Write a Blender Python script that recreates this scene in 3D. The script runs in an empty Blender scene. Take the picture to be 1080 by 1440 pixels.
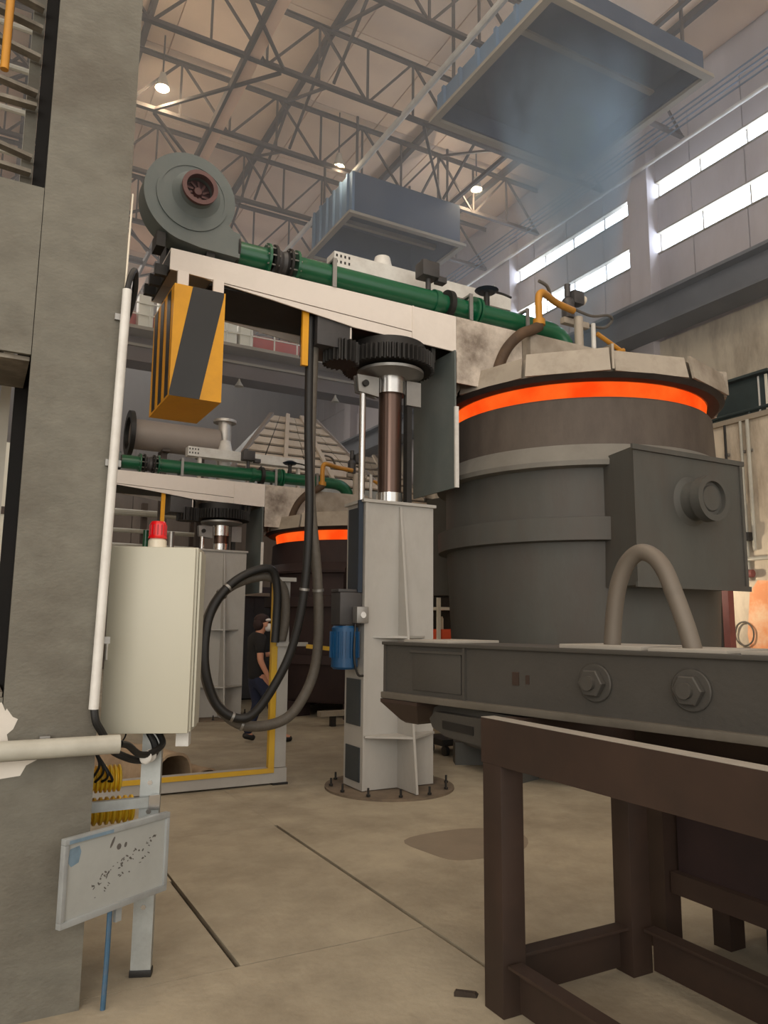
import bpy, bmesh, math, random
from mathutils import Vector, Matrix
random.seed(7)
C = bpy.context.scene.collection
S = bpy.context.scene
PI = math.pi
R = math.radians

# ------------------------------------------------------------------ camera, world, lights, exposure
cam = bpy.data.cameras.new('camera')
cam.sensor_fit = 'VERTICAL'
cam.sensor_height = 36.0
cam.lens = 1060.0 / 1440.0 * 36.0
cam.clip_start = 0.05
cam.clip_end = 200
co = bpy.data.objects.new('camera', cam)
C.objects.link(co)
yaw, pitch, roll = R(28.556), R(8.418), R(0.562)
fwd = Vector((math.sin(yaw) * math.cos(pitch), math.cos(yaw) * math.cos(pitch), math.sin(pitch)))
r0 = Vector((math.cos(yaw), -math.sin(yaw), 0))
u0 = r0.cross(fwd)
rt = r0 * math.cos(roll) + u0 * math.sin(roll)
up = -r0 * math.sin(roll) + u0 * math.cos(roll)
co.matrix_world = Matrix(((rt.x, up.x, -fwd.x, 0), (rt.y, up.y, -fwd.y, 0), (rt.z, up.z, -fwd.z, 1.6), (0, 0, 0, 1)))
S.camera = co

w = bpy.data.worlds.new('world')
S.world = w
w.use_nodes = True
bg = w.node_tree.nodes['Background']
bg.inputs[0].default_value = (1.0, 0.95, 0.88, 1)
bg.inputs[1].default_value = 1.45

def area(name, loc, target, size, sizey, power, col):
    l = bpy.data.lights.new(name, 'AREA')
    l.shape = 'RECTANGLE'
    l.size, l.size_y, l.energy, l.color = size, sizey, power, col
    o = bpy.data.objects.new(name, l)
    C.objects.link(o)
    o.location = loc
    d = Vector(target) - Vector(loc)
    o.rotation_euler = d.to_track_quat('-Z', 'Y').to_euler()
    return o
# daylight through the hall's open gate behind and to the left of the photographer
area('gate_daylight', (-7.5, -9.0, 5.0), (4.0, 11.0, 6.5), 9, 7, 800, (1.0, 0.95, 0.87))
# high-bay row of the neighbouring aisle
area('aisle_daylight', (1.0, 3.0, 10.8), (2.0, 6.5, 0.0), 6, 6, 330, (1.0, 0.93, 0.82))

# unseen fill added to brighten the bays at the back of the hall
area('far_bay_fill', (3.0, 22.5, 10.7), (4.0, 17.0, 2.0), 8, 4, 500, (1.0, 0.93, 0.84))

S.view_settings.view_transform = 'Standard'
S.view_settings.look = 'None'
S.view_settings.gamma = 1.0
S.view_settings.use_curve_mapping = False
S.view_settings.exposure = 0.0

# ------------------------------------------------------------------ materials
def lin(c):
    return tuple(((v / 255) / 12.92 if v / 255 <= 0.04045 else ((v / 255 + 0.055) / 1.055) ** 2.4) for v in c)

def pm(name, rgb, rough=0.6, metal=0.0, var=0.12, scale=4.0, dirt=None, amount=0.4, dscale=1.3, streak=1.0, bump=0.0, bscale=60.0, coat=0.0):
    m = bpy.data.materials.new(name)
    m.use_nodes = True
    nt = m.node_tree
    N, L = nt.nodes, nt.links
    b = N['Principled BSDF']
    b.inputs['Roughness'].default_value = rough
    b.inputs['Metallic'].default_value = metal
    if coat:
        b.inputs['Coat Weight'].default_value = coat
        b.inputs['Coat Roughness'].default_value = 0.15
    tc = N.new('ShaderNodeTexCoord')
    mp = N.new('ShaderNodeMapping')
    mp.inputs['Scale'].default_value = (1, 1, streak)
    L.new(tc.outputs['Object'], mp.inputs['Vector'])
    n1 = N.new('ShaderNodeTexNoise')
    n1.inputs['Scale'].default_value = scale
    n1.inputs['Detail'].default_value = 7
    n1.inputs['Roughness'].default_value = 0.62
    L.new(mp.outputs[0], n1.inputs['Vector'])
    c = lin(rgb)
    cr = N.new('ShaderNodeValToRGB')
    cr.color_ramp.elements[0].position = 0.3
    cr.color_ramp.elements[1].position = 0.72
    cr.color_ramp.elements[0].color = tuple(v * (1 - var) for v in c) + (1,)
    cr.color_ramp.elements[1].color = tuple(min(1, v * (1 + var)) for v in c) + (1,)
    L.new(n1.outputs['Fac'], cr.inputs['Fac'])
    out = cr.outputs['Color']
    if dirt:
        n2 = N.new('ShaderNodeTexNoise')
        n2.inputs['Scale'].default_value = dscale
        n2.inputs['Detail'].default_value = 9
        n2.inputs['Roughness'].default_value = 0.68
        L.new(mp.outputs[0], n2.inputs['Vector'])
        r2 = N.new('ShaderNodeValToRGB')
        r2.color_ramp.elements[0].position = 0.45
        r2.color_ramp.elements[1].position = 0.68
        r2.color_ramp.elements[0].color = (0, 0, 0, 1)
        r2.color_ramp.elements[1].color = (amount, amount, amount, 1)
        L.new(n2.outputs['Fac'], r2.inputs['Fac'])
        mx = N.new('ShaderNodeMix')
        mx.data_type = 'RGBA'
        L.new(r2.outputs['Color'], mx.inputs[0])
        L.new(out, mx.inputs[6])
        mx.inputs[7].default_value = lin(dirt) + (1,)
        out = mx.outputs[2]
    L.new(out, b.inputs['Base Color'])
    if bump:
        n3 = N.new('ShaderNodeTexNoise')
        n3.inputs['Scale'].default_value = bscale
        n3.inputs['Detail'].default_value = 5
        L.new(mp.outputs[0], n3.inputs['Vector'])
        bp = N.new('ShaderNodeBump')
        bp.inputs['Strength'].default_value = bump
        bp.inputs['Distance'].default_value = 0.01
        L.new(n3.outputs['Fac'], bp.inputs['Height'])
        L.new(bp.outputs[0], b.inputs['Normal'])
    return m

def em(name, rgb, strength, var=0.0, scale=3.0, rgb2=None):
    m = bpy.data.materials.new(name)
    m.use_nodes = True
    nt = m.node_tree
    nt.nodes.clear()
    o = nt.nodes.new('ShaderNodeOutputMaterial')
    e = nt.nodes.new('ShaderNodeEmission')
    e.inputs[0].default_value = lin(rgb) + (1,)
    e.inputs[1].default_value = strength
    if rgb2:
        tc = nt.nodes.new('ShaderNodeTexCoord')
        n = nt.nodes.new('ShaderNodeTexNoise')
        n.inputs['Scale'].default_value = scale
        n.inputs['Detail'].default_value = 4
        r = nt.nodes.new('ShaderNodeValToRGB')
        r.color_ramp.elements[0].position = 0.35
        r.color_ramp.elements[1].position = 0.65
        r.color_ramp.elements[0].color = lin(rgb) + (1,)
        r.color_ramp.elements[1].color = lin(rgb2) + (1,)
        nt.links.new(tc.outputs['Object'], n.inputs['Vector'])
        nt.links.new(n.outputs['Fac'], r.inputs['Fac'])
        nt.links.new(r.outputs['Color'], e.inputs[0])
    nt.links.new(e.outputs[0], o.inputs[0])
    return m

M = {}
M['column'] = pm('column_paint', (108, 105, 95), 0.75, 0, 0.14, 6, (80, 73, 63), 0.7, 1.3, 1.6, 0.35, 45)
M['column_shade'] = pm('column_shade', (22, 20, 18), 0.9, 0, 0.2, 5, (38, 34, 30), 0.4)  # near-black colour carries the shade inside the column
M['patch'] = pm('patch_paint', (208, 202, 192), 0.7, 0, 0.08, 6)
M['white_arm'] = pm('arm_white', (226, 217, 208), 0.5, 0, 0.03, 2, (190, 180, 168), 0.35, 1.1)
M['scorch'] = pm('arm_scorched', (212, 200, 186), 0.6, 0, 0.05, 3, (78, 62, 48), 0.8, 1.5)
M['post'] = pm('post_grey', (170, 167, 161), 0.5, 0, 0.05, 3, (142, 136, 128), 0.45, 1.6, 0.5)
M['post_dark'] = pm('post_recess', (52, 58, 62), 0.5, 0, 0.15, 4)
M['navy'] = pm('navy_steel', (26, 38, 52), 0.4, 0.2, 0.2, 3)
M['dusty'] = pm('dusty_plate', (112, 98, 82), 0.85, 0, 0.15, 5, (60, 54, 48), 0.6, 3)
M['dark'] = pm('dark_steel', (44, 42, 40), 0.55, 0.4, 0.25, 6)
M['black'] = pm('black_rubber', (28, 27, 26), 0.5, 0, 0.2, 10)
M['hose'] = pm('grey_hose', (92, 86, 78), 0.6, 0, 0.15, 20, bump=0.3, bscale=90)
M['chrome'] = pm('bright_steel', (200, 198, 195), 0.22, 0.95, 0.04, 8)
M['piston'] = pm('piston_steel', (96, 78, 70), 0.28, 0.85, 0.12, 3, streak=0.3)
M['steel'] = pm('bare_steel', (150, 148, 144), 0.4, 0.7, 0.1, 6)
M['galv'] = pm('galvanised_steel', (168, 172, 170), 0.45, 0.45, 0.14, 9, (130, 128, 120), 0.5, 3)
M['green'] = pm('green_enamel', (8, 88, 56), 0.3, 0, 0.08, 2, (30, 70, 52), 0.3, 2, coat=0.4)
M['fan'] = pm('fan_grey', (92, 100, 98), 0.5, 0, 0.06, 3, (120, 120, 114), 0.4, 1.4)
M['fan_inlet'] = pm('fan_inlet_rust', (96, 62, 58), 0.5, 0.1, 0.2, 6)
M['fan_inner'] = pm('fan_inner_maroon', (52, 16, 16), 0.6, 0, 0.3, 6)
M['yellow'] = pm('hazard_yellow', (226, 160, 8), 0.45, 0, 0.06, 3, (176, 120, 20), 0.3, 2)
M['hazblack'] = pm('hazard_black', (30, 30, 30), 0.4, 0, 0.15, 4)
M['bright_yellow'] = pm('bright_yellow', (232, 190, 40), 0.45, 0, 0.1, 6)
M['yellow2'] = pm('yellow_paint', (206, 164, 40), 0.55, 0, 0.1, 4, (150, 120, 60), 0.4, 2)
M['gas'] = pm('gas_pipe_yellow', (190, 132, 40), 0.5, 0.1, 0.15, 6, (110, 80, 50), 0.5, 3)
M['ladle'] = pm('ladle_grey', (80, 80, 76), 0.62, 0.1, 0.1, 2.5, (80, 70, 64), 0.5, 1.5, 0.35, 0.15, 30)
M['ladle_top'] = pm('ladle_rim_brown', (88, 79, 71), 0.7, 0.1, 0.12, 3, (60, 50, 46), 0.6, 2, 0.4, 0.2, 30)
M['ladle_band'] = pm('ladle_band', (118, 115, 108), 0.65, 0.1, 0.1, 3, (90, 84, 76), 0.4, 2)
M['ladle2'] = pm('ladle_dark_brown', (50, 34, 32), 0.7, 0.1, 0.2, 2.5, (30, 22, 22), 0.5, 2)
M['lid'] = pm('lid_scaled_steel', (168, 158, 144), 0.65, 0.1, 0.08, 3, (112, 100, 86), 0.7, 1.6)
M['lid_dark'] = pm('lid_scorched_edge', (48, 40, 36), 0.8, 0, 0.3, 5)
M['hot'] = em('glowing_refractory', (255, 74, 18), 1.0, rgb2=(255, 104, 34), scale=2.2)
M['scorched_pipe'] = pm('scorched_pipe', (86, 66, 48), 0.75, 0.1, 0.3, 4, (40, 32, 28), 0.7, 3)
M['table'] = pm('rust_brown_steel', (60, 45, 37), 0.55, 0.1, 0.15, 4, (44, 36, 31), 0.6, 2.2)
M['beam_flange'] = pm('beam_flange', (98, 92, 82), 0.7, 0.1, 0.12, 4, (72, 66, 58), 0.5, 3)
M['beam'] = pm('beam_grey', (68, 65, 60), 0.65, 0.15, 0.1, 3, (66, 62, 56), 0.5, 2, 1, 0.2, 40)
M['beam_top'] = pm('dusty_lit_plate', (150, 144, 134), 0.75, 0, 0.1, 5)
M['shackle'] = pm('shackle_forged', (108, 100, 90), 0.6, 0.25, 0.16, 8, (90, 80, 70), 0.5, 4)
M['cabinet'] = pm('cabinet_beige', (182, 179, 162), 0.45, 0, 0.02, 2)
M['red_lens'] = pm('red_lens', (214, 22, 28), 0.15, 0, 0.1, 20, coat=0.8)
M['red_deep'] = pm('red_lens_inner', (150, 8, 16), 0.25, 0, 0.2, 20)
M['cream'] = pm('cream_plastic', (216, 206, 186), 0.4, 0, 0.03)
M['white_pipe'] = pm('white_conduit', (214, 212, 206), 0.45, 0, 0.05, 5, (160, 150, 140), 0.4, 3)
M['grey_pipe'] = pm('grey_pipe', (176, 174, 162), 0.5, 0, 0.06, 5, (140, 134, 122), 0.4, 3)
M['board'] = pm('board_face', (162, 164, 160), 0.5, 0, 0.05, 3, (148, 150, 146), 0.5, 4)
M['board_frame'] = pm('board_frame', (164, 168, 168), 0.4, 0.2, 0.1, 12, (112, 112, 112), 0.5, 6)
M['blue_tint'] = pm('blue_paint_smear', (112, 134, 150), 0.5, 0, 0.2, 16)
M['blue_pole'] = pm('blue_pole_paint', (62, 96, 122), 0.5, 0.1, 0.2, 9, (120, 110, 110), 0.6, 6)
M['scrawl'] = pm('marker_scrawl', (92, 88, 84), 0.7, 0, 0.2, 20)
M['motor_blue'] = pm('motor_blue', (20, 74, 116), 0.4, 0, 0.08, 5, (20, 50, 80), 0.4, 3)
M['gearbox'] = pm('gearbox_grey', (70, 68, 68), 0.5, 0.3, 0.15, 6)
M['concrete'] = pm('concrete', (163, 153, 133), 0.8, 0, 0.14, 2.6, (126, 116, 99), 0.75, 1.1, 1, 0.5, 18)
M['stain'] = pm('oil_stain', (130, 118, 102), 0.8, 0, 0.1, 3)
M['joint'] = pm('joint_dirt', (58, 48, 40), 0.9, 0, 0.2, 10)
M['roof'] = pm('roof_panel_tan', (236, 210, 186), 0.85, 0, 0.05, 0.9, (212, 184, 160), 0.5, 0.6)
M['peach'] = pm('skylit_strip', (255, 216, 190), 0.7, 0, 0.06, 2)
M['truss'] = pm('truss_steel', (84, 74, 68), 0.7, 0.1, 0.12, 3)
M['hall_steel'] = pm('girder_grey', (104, 106, 112), 0.7, 0.1, 0.1, 1.5, (84, 84, 90), 0.5, 0.8)
M['wall_up'] = pm('wall_sheet', (190, 183, 186), 0.8, 0, 0.06, 0.9, (160, 150, 148), 0.5, 0.8, 0.3)
M['plaster'] = pm('wall_plaster', (204, 192, 172), 0.9, 0, 0.1, 1.6, (122, 106, 90), 0.8, 1.5, 0.3, 0.4, 10)
M['orange_wall'] = pm('orange_wall_patch', (238, 160, 110), 0.8, 0, 0.1, 1.0, (240, 212, 176), 1.0, 1.6)
M['teal'] = pm('teal_equipment', (46, 58, 58), 0.6, 0.1, 0.2, 4)
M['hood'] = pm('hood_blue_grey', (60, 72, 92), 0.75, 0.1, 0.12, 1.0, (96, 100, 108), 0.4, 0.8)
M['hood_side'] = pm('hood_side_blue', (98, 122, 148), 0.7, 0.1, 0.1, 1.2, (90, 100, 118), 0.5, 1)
M['hood_rim'] = pm('hood_rim', (150, 140, 124), 0.7, 0.1, 0.1, 2)
M['crane_red'] = pm('crane_red', (186, 92, 82), 0.7, 0, 0.1, 1.5, (130, 80, 72), 0.5, 1)
M['crane_grey'] = pm('crane_underside', (104, 92, 86), 0.75, 0, 0.12, 1.2)
M['far_wall'] = pm('far_wall_sheet', (120, 110, 102), 0.85, 0, 0.15, 0.8, (78, 70, 66), 0.6, 0.5, 0.2)
M['white_box'] = pm('white_enclosure', (226, 222, 206), 0.5, 0, 0.04, 3)
M['tan_panel'] = pm('hood_tan_panel', (200, 186, 168), 0.75, 0, 0.06, 2, (168, 150, 134), 0.5, 1.2)
M['duct'] = pm('duct_grey', (150, 140, 132), 0.6, 0.2, 0.06, 2)
M['silver'] = pm('silver_flue', (196, 192, 186), 0.35, 0.6, 0.06, 3, (140, 120, 104), 0.4, 2)
M['skin'] = pm('skin', (196, 140, 112), 0.6, 0, 0.05, 8)
M['shirt'] = pm('black_shirt', (26, 24, 24), 0.9, 0, 0.15, 10)
M['jeans'] = pm('navy_jeans', (30, 36, 58), 0.9, 0, 0.15, 10)
M['hair'] = pm('dark_cap', (44, 26, 24), 0.8, 0, 0.2, 12)
M['mask'] = pm('white_mask', (216, 212, 208), 0.8, 0, 0.03, 12)
M['shoe'] = pm('black_shoe', (22, 20, 20), 0.6, 0, 0.2, 10)
M['mat'] = pm('brown_felt', (152, 130, 106), 0.95, 0, 0.12, 4, (196, 172, 140), 0.6, 2.5)
M['red_box'] = pm('orange_red_box', (236, 92, 52), 0.6, 0, 0.05, 4)
M['maroon'] = pm('maroon_paint', (122, 70, 66), 0.6, 0, 0.15, 4)
M['lacing'] = pm('dusty_lacing', (120, 112, 100), 0.85, 0, 0.2, 6, (176, 168, 154), 0.6, 3)
M['ladder'] = pm('ladder_white', (200, 196, 184), 0.6, 0, 0.08, 4)
M['window_day'] = em('window_daylight', (222, 236, 255), 12.0)
M['lamp'] = em('lamp_glow', (255, 226, 170), 30.0)
M['shade'] = pm('lamp_housing', (190, 184, 172), 0.5, 0.2, 0.05)

# ------------------------------------------------------------------ mesh helpers
W = {}
def wm(o):
    return W.get(o.name, Matrix.Identity(4))

class MB:
    def __init__(self):
        self.bm = bmesh.new()
    def _add(self, vs, fs, mat=None):
        bv = [self.bm.verts.new(mat @ Vector(v) if mat else v) for v in vs]
        out = []
        for f in fs:
            try:
                out.append(self.bm.faces.new([bv[i] for i in f]))
            except ValueError:
                pass
        return bv, out
    def box(self, x0, x1, y0, y1, z0, z1, bev=0.0, mat=None):
        vs = [(x, y, z) for x in (x0, x1) for y in (y0, y1) for z in (z0, z1)]
        fs = [(0, 1, 3, 2), (4, 6, 7, 5), (0, 4, 5, 1), (2, 3, 7, 6), (0, 2, 6, 4), (1, 5, 7, 3)]
        bv, bf = self._add(vs, fs, mat)
        if bev:
            es = list({e for f in bf for e in f.edges})
            bmesh.ops.bevel(self.bm, geom=es, offset=bev, segments=2, affect='EDGES', profile=0.6)
        return self
    def bar(self, p0, p1, w, h, up=(0, 0, 1), bev=0.0):
        p0, p1 = Vector(p0), Vector(p1)
        d = p1 - p0
        l = d.length
        d.normalize()
        u = Vector(up)
        if abs(d.dot(u)) > 0.98:
            u = Vector((0, 1, 0))
        s = d.cross(u).normalized()
        u = s.cross(d)
        mt = Matrix(((d.x, s.x, u.x, p0.x), (d.y, s.y, u.y, p0.y), (d.z, s.z, u.z, p0.z), (0, 0, 0, 1)))
        return self.box(0, l, -w / 2, w / 2, -h / 2, h / 2, bev, mt)
    def angle(self, p0, p1, a, t, up=(0, 0, 1)):
        p0, p1 = Vector(p0), Vector(p1)
        self.bar(p0, p1, a, t, up)
        self.bar(p0 + Vector(up) * a * 0.5, p1 + Vector(up) * a * 0.5, t, a, up)
        return self
    def cyl(self, p0, p1, r0, r1=None, n=24, caps=True, bev=0.0):
        p0, p1 = Vector(p0), Vector(p1)
        r1 = r0 if r1 is None else r1
        q = (p1 - p0).to_track_quat('Z', 'Y').to_matrix()
        l = (p1 - p0).length
        prof = [(r0, 0), (r1, l)]
        if bev:
            prof = [(r0 - bev, 0), (r0, bev), (r1, l - bev), (r1 - bev, l)]
        vs, fs = [], []
        for r, z in prof:
            for i in range(n):
                a = 2 * PI * i / n
                vs.append(p0 + q @ Vector((r * math.cos(a), r * math.sin(a), z)))
        k = len(prof)
        for j in range(k - 1):
            for i in range(n):
                a, b = j * n + i, j * n + (i + 1) % n
                fs.append((a, b, b + n, a + n))
        if caps:
            fs.append(tuple(reversed(range(n))))
            fs.append(tuple(range((k - 1) * n, k * n)))
        self._add(vs, fs)
        return self
    def ring(self, p0, p1, ro, ri, n=32):
        return self.lathe_axis(p0, p1, [(ri, 0), (ro, 0), (ro, 1), (ri, 1), (ri, 0)], n)
    def lathe_axis(self, p0, p1, prof, n=32):
        p0, p1 = Vector(p0), Vector(p1)
        q = (p1 - p0).to_track_quat('Z', 'Y').to_matrix()
        l = (p1 - p0).length
        vs, fs = [], []
        closed = prof[0] == prof[-1]
        pr = prof[:-1] if closed else prof
        k = len(pr)
        for r, z in pr:
            for i in range(n):
                a = 2 * PI * i / n
                vs.append(p0 + q @ Vector((r * math.cos(a), r * math.sin(a), z * l)))
        for j in range(k if closed else k - 1):
            j2 = (j + 1) % k
            for i in range(n):
                i2 = (i + 1) % n
                fs.append((j * n + i, j * n + i2, j2 * n + i2, j2 * n + i))
        self._add(vs, fs)
        return self
    def lathe(self, cx, cy, prof, n=48, a0=0.0):
        vs, fs = [], []
        closed = prof[0] == prof[-1]
        pr = prof[:-1] if closed else prof
        k = len(pr)
        for r, z in pr:
            for i in range(n):
                a = a0 + 2 * PI * i / n
                vs.append((cx + r * math.cos(a), cy + r * math.sin(a), z))
        for j in range(k if closed else k - 1):
            j2 = (j + 1) % k
            for i in range(n):
                i2 = (i + 1) % n
                fs.append((j * n + i, j * n + i2, j2 * n + i2, j2 * n + i))
        if not closed:
            if pr[0][0] > 1e-4:
                fs.append(tuple(reversed(range(n))))
            if pr[-1][0] > 1e-4:
                fs.append(tuple(range((k - 1) * n, k * n)))
        self._add(vs, fs)
        return self
    def prism(self, poly, axis, a, b, mat=None):
        # poly: 2D points; axis 'y' -> (x,z), 'x' -> (y,z), 'z' -> (x,y)
        def P(p, t):
            return {'y': (p[0], t, p[1]), 'x': (t, p[0], p[1]), 'z': (p[0], p[1], t)}[axis]
        n = len(poly)
        vs = [P(p, a) for p in poly] + [P(p, b) for p in poly]
        fs = [tuple(range(n)), tuple(reversed(range(n, 2 * n)))]
        fs += [(i, i + n, (i + 1) % n + n, (i + 1) % n) for i in range(n)]
        self._add(vs, fs, mat)
        return self
    def tube(self, pts, r, n=12, smooth=6, caps=True):
        P = [Vector(p) for p in pts]
        if smooth and len(P) > 2:
            Q = []
            for i in range(len(P) - 1):
                a, b, c, d = P[max(i - 1, 0)], P[i], P[i + 1], P[min(i + 2, len(P) - 1)]
                for k in range(smooth):
                    t = k / smooth
                    Q.append(0.5 * ((2 * b) + (c - a) * t + (2 * a - 5 * b + 4 * c - d) * t * t + (3 * b - a - 3 * c + d) * t ** 3))
            Q.append(P[-1])
            P = Q
        vs, fs = [], []
        T0 = (P[1] - P[0]).normalized()
        nrm = T0.orthogonal().normalized()
        m = len(P)
        for i, p in enumerate(P):
            t = (P[min(i + 1, m - 1)] - P[max(i - 1, 0)]).normalized()
            nrm = (nrm - t * nrm.dot(t)).normalized()
            bn = t.cross(nrm)
            rr = r(i / (m - 1)) if callable(r) else r
            for k in range(n):
                a = 2 * PI * k / n
                vs.append(p + (nrm * math.cos(a) + bn * math.sin(a)) * rr)
        for i in range(m - 1):
            for k in range(n):
                k2 = (k + 1) % n
                fs.append((i * n + k, i * n + k2, (i + 1) * n + k2, (i + 1) * n + k))
        if caps:
            fs.append(tuple(reversed(range(n))))
            fs.append(tuple(range((m - 1) * n, m * n)))
        self._add(vs, fs)
        return self
    def ball(self, c, rx, ry=None, rz=None, u=16, v=10):
        ry = rx if ry is None else ry
        rz = rx if rz is None else rz
        mt = Matrix.Translation(c) @ Matrix.Diagonal((rx, ry, rz, 1))
        bmesh.ops.create_uvsphere(self.bm, u_segments=u, v_segments=v, radius=1.0, matrix=mt)
        return self
    def build(self, name, mat, parent=None, local=False, origin=None, smooth=True):
        bmesh.ops.recalc_face_normals(self.bm, faces=self.bm.faces)
        me = bpy.data.meshes.new(name)
        if parent is not None and not local:
            bmesh.ops.transform(self.bm, matrix=wm(parent).inverted(), verts=self.bm.verts)
        if origin is not None:
            bmesh.ops.transform(self.bm, matrix=Matrix.Translation(-Vector(origin)), verts=self.bm.verts)
        self.bm.to_mesh(me)
        self.bm.free()
        mats = mat if isinstance(mat, (list, tuple)) else [mat]
        for m_ in mats:
            me.materials.append(m_)
        if smooth:
            for p in me.polygons:
                p.use_smooth = True
            me.set_sharp_from_angle(angle=R(32))
        o = bpy.data.objects.new(name, me)
        C.objects.link(o)
        if parent is not None:
            o.parent = parent
            W[o.name] = wm(parent)
        if origin is not None:
            o.location = origin
            W[o.name] = Matrix.Translation(origin)
        return o

def tag(o, label=None, cat=None, group=None, kind=None):
    if label:
        o['label'] = label
    if cat:
        o['category'] = cat
    if group:
        o['group'] = group
    if kind:
        o['kind'] = kind
    return o

def thing(name, label, cat, loc=(0, 0, 0), rz=0.0, group=None, kind=None):
    o = bpy.data.objects.new(name, None)
    o.empty_display_size = 0.1
    C.objects.link(o)
    o.location = loc
    o.rotation_euler = (0, 0, rz)
    W[o.name] = Matrix.Translation(loc) @ Matrix.Rotation(rz, 4, 'Z')
    return tag(o, label, cat, group, kind)

def dup(root, off, label=None, group=None, dz=None, skip=()):
    def rec(o, par, top):
        c = o.copy()
        C.objects.link(c)
        if top:
            c.location = Vector(o.location) + Vector(off)
        else:
            c.parent = par
            if dz and o.name.split('.')[0] in dz:
                c.location = Vector(o.location) + Vector((0, 0, dz[o.name.split('.')[0]]))
        for ch in list(o.children):
            if ch.name.split('.')[0] not in skip:
                rec(ch, c, False)
        return c
    c = rec(root, None, True)
    if label:
        c['label'] = label
    if group:
        c['group'] = group
    return c

def bx(*a, bev=0.0):
    return MB().box(*a, bev=bev)

# ------------------------------------------------------------------ SETTING: floor
floor = bx(-14, 13, -9, 34, -0.35, -0.03).build('floor', M['joint'])
tag(floor, kind='structure')
def slab(x0, x1, y0, y1, gl=0.002, gr=0.002, gf=0.002, gb=0.002):
    bx(x0 + gl, x1 - gr, y0 + gf, y1 - gb, -0.03, 0.0).build('slab', M['concrete'], floor, smooth=False)
g = 0.014
# two dark open joints beside the walkway, the rest close-laid
slab(-14, -2.2, -9, 10.5); slab(-2.2, 2.28, -9, 3.67, 0.001, g, 0.001, 0.0035); slab(-2.2, 1.24, 3.67, 5.0, 0.001, g, 0.0006, 0.0006); slab(-2.2, 1.24, 5.0, 10.5, 0.001, 0.001, 0.0006)
slab(1.24, 2.28, 3.67, 5.95, g, g, 0.006, 0.003); slab(1.24, 2.28, 5.95, 10.5, 0.001, 0.001, 0.002)
slab(2.28, 6.0, -9, 5.95, g, 0.001, 0.001, 0.0006); slab(2.28, 6.0, 5.95, 10.5, 0.001, 0.001, 0.0006); slab(6.0, 13, -9, 10.5)
for y0, y1 in ((10.5, 15.5), (15.5, 22), (22, 34)):
    for x0, x1 in ((-14, -2.2), (-2.2, 2.28), (2.28, 6.0), (6.0, 13)):
        slab(x0, x1, y0, y1)
st = MB()
vs = [(3.38 + 0.46 * math.cos(a) * (1 + 0.12 * math.sin(3 * a + 1)), 4.85 + 0.42 * math.sin(a) * (1 + 0.15 * math.cos(2 * a))) for a in [2 * PI * i / 28 for i in range(28)]]
st.prism(vs, 'z', 0.0003, 0.0015)
o = st.build('oil_stain', M['stain'], floor)

# ------------------------------------------------------------------ right wall with windows
WX = 11.5
wall = MB()
wall.box(WX + 0.1, WX + 0.4, -9, 34, 0, 8.95)
wall.box(WX + 0.1, WX + 0.4, -9, 34, 9.42, 10.12)
wall.box(WX + 0.1, WX + 0.4, -9, 34, 10.5, 12.6)
piers = [4.0, 9.82 - 4.5 + 0.02, 9.84, 14.28, 18.8, 23.3, 27.8, 32.3]
bays = [(-9, 5.3), (5.82, 9.82), (10.34, 14.24), (14.85, 18.8), (19.3, 23.3), (23.8, 27.8), (28.3, 34)]
prev = -9
for i in range(len(bays) - 1):
    wall.box(WX + 0.1, WX + 0.4, bays[i][1], bays[i + 1][0], 8.95, 10.5)
wall.box(WX + 0.1, WX + 0.4, 19.3, 34, 8.95, 10.5)
wall_right = wall.build('wall_right', M['wall_up'])
tag(wall_right, kind='structure')
lower = bx(WX - 0.05, WX + 0.1, -9, 34, 0, 7.1).build('plaster_face', M['plaster'], wall_right)
for y in [4.4 + 1.15 * i for i in range(22)]:
    for z0, z1 in ((7.7, 8.95), (9.42, 10.12), (10.5, 11.6)):
        pier = any(b[1] - 0.1 < y + 1.14 and y < a[0] + 0.1 for b, a in zip(bays[:-1], bays[1:]))
        bx(WX + 0.05, WX + 0.1, y + 0.012, y + 1.138, z0, z1).build('panel', M['wall_up'], wall_right, smooth=False)
for i in range(len(bays) - 1):
    bx(WX - 0.22, WX + 0.1, bays[i][1], bays[i + 1][0], 0, 11.8, bev=0.01).build('pier', M['wall_up'], wall_right)
wn = 0
for a, b in bays[1:4]:
    for z0, z1 in ((8.95, 9.42), (10.12, 10.5)):
        wn += 1
        win = MB()
        win.box(WX + 0.02, WX + 0.2, a, b, z0, z0 + 0.03).box(WX + 0.02, WX + 0.2, a, b, z1 - 0.03, z1)
        nb = 4
        for k in range(nb + 1):
            y = a + (b - a) * k / nb
            win.box(WX + 0.12, WX + 0.17, max(a, y - 0.013), min(b, y + 0.013), z0, z1)
        wo = win.build('window_%d' % wn, M['hood_rim'], smooth=False)
        tag(wo, kind='structure')
        for k in range(nb):
            y0, y1 = a + (b - a) * k / nb, a + (b - a) * (k + 1) / nb
            bx(WX + 0.14, WX + 0.15, y0 + 0.013, y1 - 0.013, z0 + 0.03, z1 - 0.03).build('pane', M['window_day'], wo, smooth=False)

# far wall and left edge of the hall
far = bx(-14, 12, 27.2, 27.5, 0, 13.0).build('wall_far', M['far_wall'])
tag(far, kind='structure')
for i in range(22):
    x = -13.8 + i * 1.16
    bx(x, x + 1.13, 27.14, 27.2, 0.4, 8.2).build('panel', M['far_wall'], far, smooth=False)
lw = bx(-14.3, -14, 2, 34, 0, 12.6).build('wall_left', M['plaster'])
tag(lw, kind='structure')

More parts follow.
